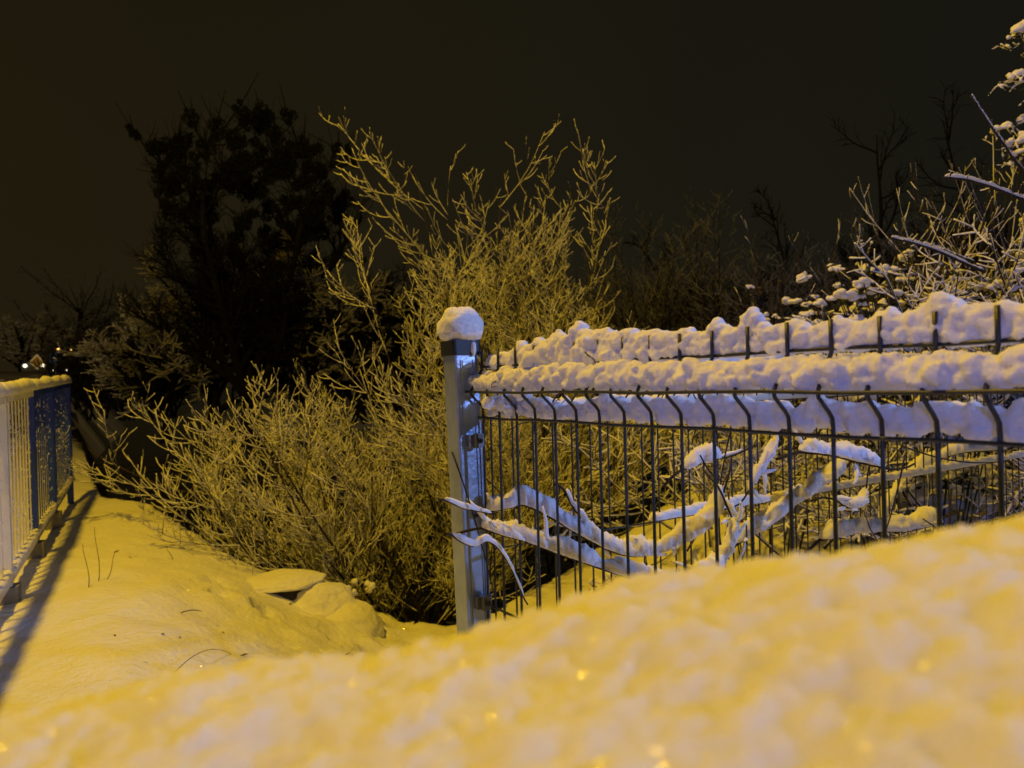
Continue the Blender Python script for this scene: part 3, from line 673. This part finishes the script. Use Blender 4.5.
d = o.modifiers.new('grain', 'DISPLACE'); d.texture = tex2; d.strength = .012

# ------------------------------------------------------------------ trees further off
CFG_T = [dict(n=9, up=.12, wob=.05, taper=.45),
         dict(n=8, up=.45, wob=.09, count=12, len=.62, ang=42, t0=.22, rr=.55, rmin=.03, taper=.3),
         dict(n=6, up=.3, wob=.11, count=9, len=.42, ang=42, t0=.2, rr=.5, rmin=.014, taper=.3),
         dict(n=4, up=.2, wob=.12, count=7, len=.42, ang=42, t0=.15, rr=.5, rmin=.007, taper=.4, minlen=.35),
         dict(n=3, up=.2, wob=.12, count=3, len=.5, ang=40, t0=.25, rr=.6, rmin=.005, taper=.5, minlen=.25)]
def tree(label, base, L, r, cfg, seed, d=(0, 0, 1), snow=False, sa=.006, name='bare_tree', bark=None, group=None):
    rng = random.Random(seed); t = thing(name, label, 'tree', base, group=group); ch = []
    grow(rng, ch, Vector(base), Vector(d), L, r, 0, cfg)
    plant_meshes(t, ch, base, bark or M_BARKD, snow=snow, rng=rng, sn_add=sa, sides=4, bname='crown', snow_min=2)
    return t, ch
ZT = 25
CFG_T = [dict(n=6, up=.1, wob=.04, taper=.7),
         dict(n=9, up=.40, wob=.07, count=20, len=2.5, ang=38, t0=.30, rr=.5, rmin=.05, taper=.25),
         dict(n=6, up=.4, wob=.11, count=18, len=.34, ang=40, t0=.2, rr=.55, rmin=.02, taper=.3),
         dict(n=4, up=.35, wob=.12, count=10, len=.42, ang=40, t0=.15, rr=.5, rmin=.013, taper=.4, minlen=.5),
         dict(n=3, up=.3, wob=.12, count=3, len=.5, ang=38, t0=.25, rr=.6, rmin=.009, taper=.6, minlen=.35)]
bt = P(250, 420, ZT); bt.z = -1.0
mt_root, chm = tree('big dark tree on the left full of round mistletoe balls', bt, 3.6, .40, CFG_T, 417)
CI = CAM_M.inverted()
cand = []
for pts, rad, lvl in chm:
    if lvl in (1, 2):
        for q in pts[2:]:
            c = CI @ q; cand.append((512 + FPX * c.x / -c.z, 384 - FPX * c.y / -c.z, -c.z, q))
rng = random.Random(9)
spots = [(134, 131, 9), (156, 150, 13), (163, 163, 9), (190, 119, 11), (216, 124, 10), (240, 106, 9), (248, 118, 12), (263, 122, 11), (288, 117, 10), (276, 135, 12), (304, 141, 7), (317, 150, 8), (308, 165, 8), (322, 172, 9), (337, 147, 7), (346, 152, 7), (352, 163, 6), (178, 138, 13), (205, 150, 12), (232, 140, 14), (258, 155, 14),
         (285, 160, 13), (170, 183, 11), (195, 185, 12), (158, 173, 8), (225, 180, 13), (300, 185, 12), (250, 190, 13), (330, 190, 10), (345, 195, 8), (280, 205, 13), (210, 210, 12), (158, 229, 4), (318, 215, 10), (240, 225, 12), (341, 215, 8), (265, 235, 10), (300, 240, 9), (185, 215, 9), (362, 262, 7)]
def mist(seed):
    rg = random.Random(seed); m = MB()
    lobes = [(Vector((rg.gauss(0, .45), rg.gauss(0, .45), rg.gauss(0, .5))), rg.uniform(.35, .75)) for _ in range(4)]
    for i in range(620):
        d = Vector((rg.gauss(0, 1), rg.gauss(0, 1), rg.gauss(0, 1))).normalized(); lc, lr = lobes[i % 4]
        e = lc + d * lr * rg.uniform(.3, 1.1) ** .6; u = (d + Vector((rg.gauss(0, .5), rg.gauss(0, .5), rg.gauss(0, .5)))).normalized() * .24; s_ = u.cross(Vector((rg.gauss(0, 1), rg.gauss(0, 1), 1))).normalized() * .10
        m.quads([[e - u * .5, e + s_, e + u * .5, e - s_]])
    return m.build('mistletoe_ball', M_MIST, smooth=False)
ms = [mist(i) for i in range(5)]; links = []
for _ in range(64):
    a_ = rng.uniform(0, 6.28); q_ = math.sqrt(rng.random()); spots.append((250 + 96 * q_ * math.cos(a_), 190 + 76 * q_ * math.sin(a_), rng.choice((8, 10, 12, 14))))
for i, (px, py, rpx) in enumerate(spots):
    o = ms[i] if i < 5 else ms[i % 5].copy()
    if i >= 5: COL.objects.link(o)
    near = min(cand, key=lambda c: (c[0] - px) ** 2 + (c[1] - py - 4) ** 2)
    zz = near[2]; o.location = P(px, py, zz); s_ = rpx * .80 / FPX * zz; o.scale = (s_ * rng.uniform(.8, 1.15), s_, s_ * rng.uniform(.8, 1.3)); o.rotation_euler = (rng.random() * 3, 0, rng.random() * 6)
    size = 'tiny' if rpx <= 7 else 'small' if rpx <= 9 else 'large' if rpx < 13 else 'very large'
    vert = 'top' if py < 128 else 'upper part' if py < 160 else 'middle' if py < 200 else 'lower part'
    hor = 'far left' if px < 165 else 'left' if px < 215 else 'centre' if px < 275 else 'right' if px < 325 else 'far right'
    tag(o, size + ' mistletoe ball, ' + vert + ' of the big dark tree, ' + hor, 'mistletoe', 'mistletoe balls in the big dark tree')
    links.append((near[3], Vector(o.location)))
dup = {}
for o in COL.objects:
    if o.name.startswith('mistletoe_ball') and 'label' in o: dup.setdefault(o['label'], []).append(o)
for lab, L in dup.items():
    if len(L) > 1:
        for n_, o in enumerate(sorted(L, key=lambda q: q.location.x)):
            o['label'] = lab + ', ' + ('first', 'second', 'third', 'fourth', 'fifth', 'sixth', 'seventh', 'eighth', 'ninth', 'tenth', 'eleventh', 'twelfth', 'thirteenth', 'fourteenth')[min(n_, 13)] + ' from the left'
m = MB()
for a, b in links:
    mid = a.lerp(b, .5) + Vector((rng.gauss(0, .06), rng.gauss(0, .06), -.06)); e = b + (b - a).normalized() * rng.uniform(.2, .8) + Vector((0, 0, .3))
    m.tube([a - bt, mid - bt, b - bt, e - bt], [.035, .03, .022, .008], 5)
    for _ in range(5):
        q, rr, _d = chain(rng, a.lerp(b, rng.random()), (rng.gauss(0, .6), rng.gauss(0, .6), rng.uniform(.2, 1.2)), rng.uniform(.4, 1.1), .016, .006, 4, .3, .12)
        m.tube([c - bt for c in q], rr, 4)
m.build('twigs', M_BARKD, mt_root)

CFG_W = [dict(n=6, up=.1, wob=.08, taper=.5),
         dict(n=7, up=.25, wob=.09, count=17, len=1.15, ang=58, t0=.25, rr=.55, rmin=.03, taper=.3),
         dict(n=5, up=.15, wob=.12, count=10, len=.42, ang=45, t0=.2, rr=.5, rmin=.014, taper=.3),
         dict(n=4, up=.1, wob=.14, count=8, len=.42, ang=45, t0=.15, rr=.6, rmin=.008, taper=.4, minlen=.35)]
for i, (px, top, z, L, sd, lab) in enumerate(((215, 250, 27, 5.0, 501, 'spreading snowy tree below the mistletoe tree'), (75, 262, 80, 11, 502, 'pale snow dusted tree above the railing end'), (320, 265, 26, 4.9, 503, 'dim snowy tree between the mistletoe tree and the bright shrub'), (165, 268, 32, 4.6, 504, 'low snowy tree between the railing end and the mistletoe tree'))):
    b = P(px, 400, z); b.z = -1.3
    tree(lab, b, L, .28, CFG_W, sd, snow=True, sa=.020, name='snowy_tree', bark=M_BARKD)

b = P(18, 395, 62); b.z = 1.2
tree('lamp lit snowy tree beside the road at the far left edge', b, 4.5, .28, CFG_W, 505, snow=True, sa=.03, name='snowy_tree', bark=M_BARKD)
# dead tree on the right and thin neighbours
CFG_D = [dict(n=10, up=.1, wob=.06, taper=.08),
         dict(n=7, up=.55, wob=.12, count=11, len=.34, ang=50, t0=.38, rr=.6, rmin=.03, taper=.3),
         dict(n=5, up=.3, wob=.13, count=6, len=.42, ang=42, t0=.2, rr=.5, rmin=.014, taper=.3),
         dict(n=4, up=.2, wob=.14, count=3, len=.42, ang=42, t0=.2, rr=.5, rmin=.009, taper=.4, minlen=.3)]
b = P(886, 330, 22); zt = P(884, 100, 22).z; b.z = -.3
tree('tall dead tree with crooked bare limbs standing above the right hedge', b, (zt + .3) * .93, .15, CFG_D, 608, name='dead_tree')
b = P(792, 330, 26); zt = P(788, 188, 26).z; b.z = -.3
tree('small bare tree with forked top in the dark right of centre', b, zt + .3, .12, CFG_D, 605)
b = P(996, 330, 20); zt = P(990, 118, 20).z; b.z = -.3
tree('dark leafless tree behind the frosted shoots at the right edge', b, zt + .3, .14, CFG_D, 607)
b = P(705, 330, 28); zt = P(705, 215, 28).z; b.z = -.3
tree('low bare tree on the dark skyline right of the tall shrub', b, zt + .3, .10, CFG_D, 611)
# low dark wood on the skyline: separate dark bushes
CFG_H = [dict(n=6, up=.2, wob=.09, taper=.3), dict(n=5, up=.35, wob=.1, count=12, len=.5, ang=42, t0=.15, rr=.55, rmin=.02, taper=.35), dict(n=4, up=.3, wob=.12, count=9, len=.45, ang=42, t0=.15, rr=.5, rmin=.014, taper=.5, minlen=.4), dict(n=3, up=.2, wob=.12, count=4, len=.45, ang=42, t0=.15, rr=.6, rmin=.010, taper=.5, minlen=.3)]
rng = random.Random(31)
tb = thing('dark_thicket', 'dark leafless thicket on the skyline between dead tree and small forked tree', 'thicket', (8, 26, 0), group='dark thickets on the skyline'); ch = []
for i in range(14): grow(rng, ch, Vector((8 + rng.uniform(-1.5, 1.5), 26 + rng.uniform(-.8, .8), -.2)), Vector((rng.gauss(0, .35), rng.gauss(0, .3), 1)), rng.uniform(2.5, 4.5), .06, 0, CFG_H)
plant_meshes(tb, ch, (8, 26, 0), M_BARKD, snow=False, rng=rng)
for (px, z, rz, sc, lab) in ((690, 27, 1, .95, 'dark thicket at the foot of the low bare tree'), (740, 25, 2.2, .95, 'low dark thicket between the two small bare trees'), (790, 28, 3, 1.05, 'dark thicket around the small forked tree'), (845, 26, 4, 1.0, 'dark thicket just left of the dead tree'), (900, 27, 5, 1.35, 'taller dark thicket around the trunk of the dead tree'), (945, 25, .5, 1.25, 'dark thicket just right of the dead tree'),
        (985, 24, 1.7, 1.2, 'dark thicket behind the frosted shoots at the right'), (640, 26, 2.9, .8, 'dark thicket right of the upright snowy shrub'), (590, 28, 3.9, .8, 'dark thicket behind the upright snowy shrub'), (1030, 26, 4.4, 1.3, 'dark thicket at the very right edge'), (90, 36, 2.7, 1.0, 'dark thicket behind the pale tree above the railing end'), (150, 35, 4.1, 1.0, 'dark thicket left of the mistletoe tree'), (350, 27, 3.5, 1.2, 'dark thicket right of the mistletoe tree'), (420, 28, 3.8, 1.1, 'dark thicket behind the tall shrub')):
    c = copy_tree(tb); q = P(px, 380, z); c.location = (q.x, q.y, -.2); c.rotation_euler = (0, 0, rz); c.scale = (sc, sc, sc); c['label'] = lab
for i_ in range(11):
    y_ = 7.5 * 1.15 ** i_; x_ = float(np.interp(y_, EY, EX)) + .25 + .02 * y_; sc_ = .38 + .016 * y_
    c = copy_tree(tb); c.location = (x_, y_, -1.9); c.rotation_euler = (0, 0, i_ * 1.7); c.scale = (sc_, sc_, sc_); c['label'] = 'dark scrub on the steep river bank beyond the railing end, ' + ('nearest', 'second', 'third', 'fourth', 'fifth', 'sixth', 'seventh', 'eighth', 'ninth', 'tenth', 'farthest')[i_] + ' clump'; c['category'] = 'scrub'; c['group'] = 'dark scrub on the river bank'

# ------------------------------------------------------------------ railing by the road
def rp(q, p=0.0): return Vector((RL.x + RD.x * q + RN.x * p, RL.y + RD.y * q + RN.y * p, 0))
RD3 = Vector((RD.x, RD.y, 0)); RN3 = Vector((RN.x, RN.y, 0))
QS = [-2.95, -1.55, -0.10, 0.92, 1.98, 3.38]     # posts along the railing
for i in range(5):
    qa, qb = QS[i], QS[i + 1]; blue = i >= 3
    lab = ('white painted railing section nearest the camera, outside the left edge', 'second white railing section at the left edge of the frame', 'white snow plastered railing section next to the blue ones', 'first blue railing section beside the white one', 'last blue railing section at the far end')[i]
    r_ = thing('railing_section', lab, 'railing', rp(qa), group='railing sections by the road')
    r_.rotation_mode = 'AXIS_ANGLE'; r_.rotation_axis_angle = (math.atan(.024), RN.x, RN.y, 0); r_.location.z = .024 * qa - .015
    pm = M_BLUE if blue else M_CREAM; o = rp(qa); rng = random.Random(600 + i)
    L = qb - qa; g0 = H(o.x, o.y) - .02
    V = lambda q, z: RD3 * q + Vector((0, 0, z))
    for z, h in ((0.985, .020), (0.125, .018)):
        m = MB(); m.box(V(L / 2, z), RD3 * (L / 2 - .021), RN3 * .022, (0, 0, h)); m.build('rail', pm, r_, smooth=False)
    nb = int(L / .105)
    for k in range(1, nb):
        m = MB(); m.box(V(L * k / nb, .56), RD3 * .0075, RN3 * .0032, (0, 0, .425)); m.build('bar', pm, r_, smooth=False)
    m = MB(); m.box(V(0, .46), RD3 * .022, RN3 * .024, (0, 0, .53)); m.build('post', pm, r_, smooth=False)
    m = MB(); m.box(V(0, .035), RD3 * .05, RN3 * .05, (0, 0, .06)); m.build('foot', M_CONC, r_, smooth=False)
    if i == 4: m = MB(); m.box(V(L, .46), RD3 * .022, RN3 * .024, (0, 0, .53)); m.build('post', pm, r_, smooth=False)
    m = MB(); sweep(m, [V(a, 1.005) for a in np.linspace(-.02, L + .02, 6)], RN3, .036, lambda s: .060 + .020 * noise.noise(Vector((s * 3 + i * 9, 0, 1))), .004, .007, 14, k=14, seed=i * 3.3, ds=.03, taper=.02)
    sweep(m, [V(a, .144) for a in np.linspace(0, L, 6)], RN3, .03, .03, .003, .010, 20, k=10, seed=i * 5.3, ds=.03)
    # snow blown on to the bars
    for k in range(1, nb):
        for _ in range(16 if blue else 22):
            z = rng.uniform(.16, .93) if not blue else rng.uniform(.15, .93) ; s_ = rng.uniform(.002, .0055)
            c = V(L * k / nb + rng.uniform(-.006, .006), z) + RN3 * .004
            m.box(c, RD3 * s_ * .8, RN3 * .003, (0, 0, s_ * rng.uniform(.8, 1.8)))
    m.build('snow', M_SNOWT, r_)

# ------------------------------------------------------------------ snow covered stone slab on the bank
def onground(px, py, zs=(2.0, 8.0)):
    for z in np.arange(zs[0], zs[1], .02):
        p = P(px, py, z)
        if p.z <= H(p.x, p.y): return p
    return P(px, py, 5)
sc_ = onground(286, 600)
t = thing('stone_slab', 'dark stone ledge poking out of the bank under a thick lip of snow', 'stone', sc_)
m = MB(); blob(m, (0, .12, .005), .15, .09, .06, 3.3, n=28, flat=1.0, amp=.2, rot=.25); m.build('stone', M_STONE, t)
m = MB(); blob(m, (-.07, .17, .065), .25, .20, .060, 6.1, n=70, flat=.6, amp=.07, rot=.1, tilt=.03, fine=.03)
blob(m, (.17, .16, -.13), .23, .22, .19, 9.6, n=60, flat=1, amp=.08, fine=.02)
blob(m, (.26, .10, -.24), .30, .24, .20, 2.6, n=60, flat=1, amp=.08, fine=.02)
blob(m, (-.30, .14, -.12), .32, .26, .20, 8.1, n=60, flat=1, amp=.08, fine=.02)
blob(m, (-.02, -.10, -.13), .34, .14, .09, 4.1, n=60, flat=1, amp=.12, fine=.02)
m.build('snow', M_SLAB, t)

# small snow clump and dry stalks
def stalk(label, pts, r=.0022):
    m = MB(); p0 = Vector(pts[0]); q = [Vector(p) for p in pts]
    m.tube([p - p0 for p in q], np.linspace(r, r * .5, len(q)), 5)
    o = m.build('dry_stalk', M_LEAFB); o.location = p0; tag(o, label, 'stalk')
def onground(px, py, zs=(2.0, 8.0)):
    a = None
    for z in np.arange(zs[0], zs[1], .02):
        p = P(px, py, z)
        if p.z <= H(p.x, p.y): return p
    return P(px, py, 5)
for i, (px, py, dx, dz, lab) in enumerate(((88, 588, -.01, .24, 'thin straight dry stalk nearest the railing shadow'), (98, 582, .0, .30, 'tallest of the three dry stalks in the bank'), (104, 580, .07, .16, 'dry stalk tilting right beside the two upright ones'), (178, 545, .03, .14, 'tiny stalk near the upper edge of the snow bank'), (172, 560, -.02, .1, 'tiny stalk in the middle of the snow bank'))):
    g_ = onground(px, py); stalk(lab, [g_ + Vector((dx * u + .01 * math.sin(u * 5), 0, dz * u - .02)) for u in np.linspace(0, 1, 8)])
a = onground(167, 683); b = onground(232, 655)
stalk('long arched dry stem bowing over the snow bank', [a.lerp(b, u) + Vector((0, 0, .06 * math.sin(u * math.pi) ** .8)) for u in np.linspace(0, 1, 14)], .0017)
a = onground(181, 615); stalk('short dark twig lying on the bank', [a + Vector((u * .09, .01 * u, .01 + .01 * math.sin(u * 3))) for u in np.linspace(0, 1, 6)], .003)
m = MB(); rng = random.Random(15)
for _ in range(46):
    g_ = onground(rng.uniform(110, 450), rng.uniform(530, 690)); a_ = rng.uniform(0, 6.3); l = rng.uniform(.008, .026)
    u_ = Vector((math.cos(a_), math.sin(a_), .2)) * l; v_ = Vector((-math.sin(a_), math.cos(a_), .3)) * l * .3; g_ = g_ + Vector((0, 0, .006)); m.quads([[g_ - u_, g_ - v_, g_ + u_, g_ + v_]])
tag(m.build('leaf_litter', M_LEAFB, smooth=False), 'scattered brown leaf bits lying on the snow bank', 'leaf litter', kind='stuff')
g_ = P(356, 600, 4.75); t = thing('snowy_tuft', 'little tuft of stalks clumped with snow at the foot of the bright shrub', 'plant', g_)
m = MB(); m2 = MB(); rng = random.Random(5)
for i in range(9):
    d = Vector((rng.gauss(0, .07), rng.gauss(0, .05), rng.uniform(.03, .10))); m.tube([(0, 0, -.1), d * .5, d], [.004, .003, .002], 4); blob(m2, d, .022, .018, .022, i * 2.2, n=12, flat=.9, amp=.35)
m.build('stalks', M_LEAFB, t); m2.build('snow', M_SLAB, t)
a = P(100, 433, 6.8)
stalk('long thin bare stem reaching over the dark river at the bank edge', [P(205, 496, 6.3).lerp(P(88, 449, 6.6), u) + Vector((0, 0, -.06 * math.sin(u * 3.14))) for u in np.linspace(0, 1, 12)], .005)
g_ = P(205, 533, 6.1)
cane('little arched snowy stem just beyond the bank edge', [g_ + Vector((x * .001 * 8, 0, z * .008)) for x, z in ((-6, -4), (-3, 1), (2, 1.5), (7, -1), (8, -5))], .003, .008, .012, 91, name='twig')

# ------------------------------------------------------------------ street scene at the far left
def car(label, px, py, z, paint, rz, head=True):
    p = P(px, py, z); t = thing('parked_car', label, 'car', (p.x, p.y, H(p.x, p.y) + .02), rz)
    prof = [(-2.1, .35), (-2.1, .85), (-1.9, 1.0), (-1.0, 1.02), (-.5, 1.45), (.8, 1.47), (1.4, 1.02), (2.05, .9), (2.15, .6), (2.1, .3)]
    m = MB(); rows = [[(x, y * (1 - .18 * max(0, zz - .95)), zz) for (x, zz) in prof] for y in (-.85, .85)]
    m.grid(np.array(rows)); 
    for row in rows:
        c = np.mean(np.array(row), axis=0); k = len(row); b0 = m.n; m.v.append(np.array(row + [tuple(c)], dtype=np.float32)); m.n += k + 1
        m.f.append(np.array([[b0 + i, b0 + (i + 1) % k, b0 + k, b0 + k] for i in range(k)]))
    m.build('body', paint, t, smooth=False)
    m = MB(); m.quads([[(1.37, -.62, 1.06), (1.37, .62, 1.06), (.86, .58, 1.45), (.86, -.58, 1.45)]]); m.build('windscreen', M_GLASS, t, smooth=False)
    for x in (-1.35, 1.35):
        for y in (-.84, .84):
            w = MB(); w.tube([(x, y - .1, .32), (x, y + .1, .32)], .32, 14); w.build('wheel', M_TYRE, t)
    for y in (-.6, .6):
        h = MB(); h.tube([(2.1 if head else -2.11, y, .72), (2.2 if head else -2.2, y, .72)], .13, 10); h.build('headlight' if head else 'tail_light', M_HEAD if head else M_TAIL, t)
    m = MB(); blob(m, (.15, 0, 1.47), .75, .62, .12, 3, n=16, flat=.1, amp=.1); blob(m, (1.75, 0, .97), .35, .65, .07, 4, n=14, flat=.1, amp=.1); m.build('snow', M_SNOWT, t)
    return t
car('silver car with its headlights on, nearest behind the railing', 38, 388, 62, M_CARL, R(-64))
car('dark snow topped car beside the blue sign', 60, 383, 78, M_CARD, R(-60), True)
car('dark car further up the road left of the blue sign', 47, 378, 90, M_CARD, R(-62), True)
# signs
p = P(37, 362, 40); t = thing('road_sign', 'small diamond shaped priority sign on a thin pole', 'sign', (p.x, p.y, p.z))
m = MB(); m.tube([(0, .06, -2.6), (0, .06, .3)], .035, 8); m.build('pole', M_POLE, t)
fw = Vector((0, -1, 0))
m = MB(); m.box((0, 0, 0), (.21, 0, .21), (0, .012, 0), (-.21, 0, .21)); m.build('panel', M_SIGNW, t, smooth=False)
m = MB(); m.box((0, -.016, 0), (.15, 0, .15), (0, .002, 0), (-.15, 0, .15)); m.build('centre', M_SIGNY, t, smooth=False)
m = MB(); m.box((0, .02, -.85), (.26, 0, 0), (0, .012, 0), (0, 0, .42)); m.build('plate', M_BLACK, t, smooth=False)
p = P(55, 358, 40); t = thing('road_sign', 'square blue road sign on a pole above the end of the railing', 'sign', (p.x, p.y, p.z))
m = MB(); m.tube([(0, .06, -2.6), (0, .06, .3)], .035, 8); m.build('pole', M_POLE, t)
m = MB(); m.box((0, 0, 0), (.30, 0, 0), (0, .012, 0), (0, 0, .27)); m.build('panel', M_SIGNB, t, smooth=False)
m = MB(); m.box((-.05, -.016, .02), (.15, 0, -.08), (0, .002, 0), (.02, 0, .035)); m.box((.08, -.017, -.10), (.10, 0, .02), (0, .002, 0), (0, 0, .03)); m.build('symbol', M_SIGNW, t, smooth=False)
# distant street lamps
def slamp(px, py, z, hgt, lab, grp):
    p = P(px, py, z); t = thing('street_lamp', lab, 'street lamp', (p.x, p.y, p.z - hgt), group=grp)
    m = MB(); m.tube([(0, 0, -1), (0, 0, hgt * .9), (.1, 0, hgt), (.3, 0, hgt + .05)], [.04, .03, .02, .02], 8); m.build('pole', M_POLE, t)
    m = MB(); blob(m, (.3, 0, hgt), .09, .07, .06, 1, n=10, flat=.8, amp=0); m.build('lamp_head', M_LAMPY, t)
    return t
for i, (px, py, z) in enumerate(((53, 349, 50), (57, 350, 54), (61, 351, 58), (64, 353, 62), (67, 350, 57))):
    slamp(px, py, z, 3.2, ('leftmost', 'second', 'middle', 'fourth', 'rightmost')[i] + ' tiny orange lamp of the cluster above the blue sign', 'distant street lamps up the road')
for i, (px, py, z) in enumerate(((69, 388, 44), (72.5, 389, 46), (76, 390, 45), (81, 391, 48))):
    slamp(px, py, z, 1.2, ('leftmost', 'second', 'third', 'rightmost')[i] + ' tiny orange lamp low across the river past the railing end', 'low lamps across the river')
lamp('far_sodium_light', (-27.5, 32, 8.0), (1.0, 0.66, 0.22), 1300, 0.3)

# ------------------------------------------------------------------ snow capped wall right in front of the lens
t = thing('garden_wall', 'low wall under a deep blurred mound of snow in the foreground', 'wall', (0, 0, 0))
m = MB(); m.box((-.10, .15, .33), (.98, 0, 0), (0, .13, 0), (0, 0, .37)); m.build('masonry', M_BRICK, t, smooth=False)
YC = .27
CR = [(-.5, .74)]
for px_, py_ in ((0, 728), (100, 712), (200, 682), (330, 655), (450, 633), (600, 606), (700, 590), (780, 566), (900, 541), (1024, 516)):
    w_ = P(px_, py_, YC); CR.append((w_.x, w_.z - .001))
CR += [(.45, .98), (.9, 1.0)]
crx = [c[0] for c in CR]; crz = [c[1] for c in CR]
nx, ny = 760, 190; rows = []
for j in range(ny + 1):
    v = j / ny; row = []
    for i in range(nx + 1):
        x = -1.05 + 1.85 * i / nx
        # v 0..0.15 near side, 0.15..0.8 top, 0.8..1 far side
        if v < .12: y = .01 + .01 * v / .12; zz = -.11 * (1 - v / .12)
        elif v < .84: u = (v - .12) / .72; y = .02 + u * .27; zz = 0
        else: u = (v - .84) / .16; y = .29 + .025 * math.sin(u * 1.57); zz = -.13 * u ** 1.5
        top = float(np.interp(x, crx, crz)); yy = (y - .02) / .27
        z = top - .030 * (1 - sm(yy / .9)) - .006 * sm((yy - .85) / .3) + zz
        e = min(1, min(x + 1.05, .80 - x) / .06); z -= .12 * (1 - e) ** 2
        pv = Vector((x, y, z))
        d = .008 * noise.noise(pv * 10) + .0030 * noise.noise(pv * 34 + Vector((4, 0, 0))) + .0020 * noise.noise(pv * 80) + .0020 * noise.noise(pv * 170) + .0018 * noise.noise(pv * 380)
        row.append((x, y + d * .35, z + d))
    rows.append(row)
m = MB(); m.grid(np.array(rows)[:, ::-1]); m.build('snow', M_SNOWF, t)
TOP = rows
# ice crystals that glint
m = MB(); rng = random.Random(3)
Lp = Vector((-2.9, .5, 7.6))
for i in range(11000):
    j = rng.randrange(30, 140); k = rng.randrange(220, 560); p = Vector(rows[j][k]) + Vector((0, 0, .0006))
    n = Vector((rng.gauss(-.2, .3), rng.gauss(-.45, .3), 1)).normalized(); s_ = rng.uniform(.00007, .00020) * rng.choice((1, 1, 1, 1.5))
    a = n.orthogonal().normalized() * s_; b = n.cross(a)
    m.quads([[p - a, p - b, p + a, p + b]])
m.build('ice_crystals', M_CRYST, t, smooth=False)
# the same on the bank
m = MB()
for i in range(900):
    p = P(rng.uniform(60, 440), rng.uniform(505, 700), 1); d = p - Vector((0, 0, 1)); q = None
    for s in np.arange(2.2, 7, .06):
        w = Vector((0, 0, 1)) + d * s
        if w.z <= H(w.x, w.y): q = w; break
    if q is None: continue
    q = Vector((q.x, q.y, H(q.x, q.y) + .002)); n = Vector((rng.gauss(0, .35), rng.gauss(-.25, .3), 1)).normalized(); s_ = rng.uniform(.001, .0018)
    a = n.orthogonal().normalized() * s_; b = n.cross(a); m.quads([[q - a, q - b, q + a, q + b]])
o = m.build('snow_glitter', M_CRYST, smooth=False); tag(o, 'glittering ice crystals on the yellow snow bank', 'ice crystals', kind='stuff')

S.render.resolution_x = 1024; S.render.resolution_y = 768
S.cycles.use_denoising = True
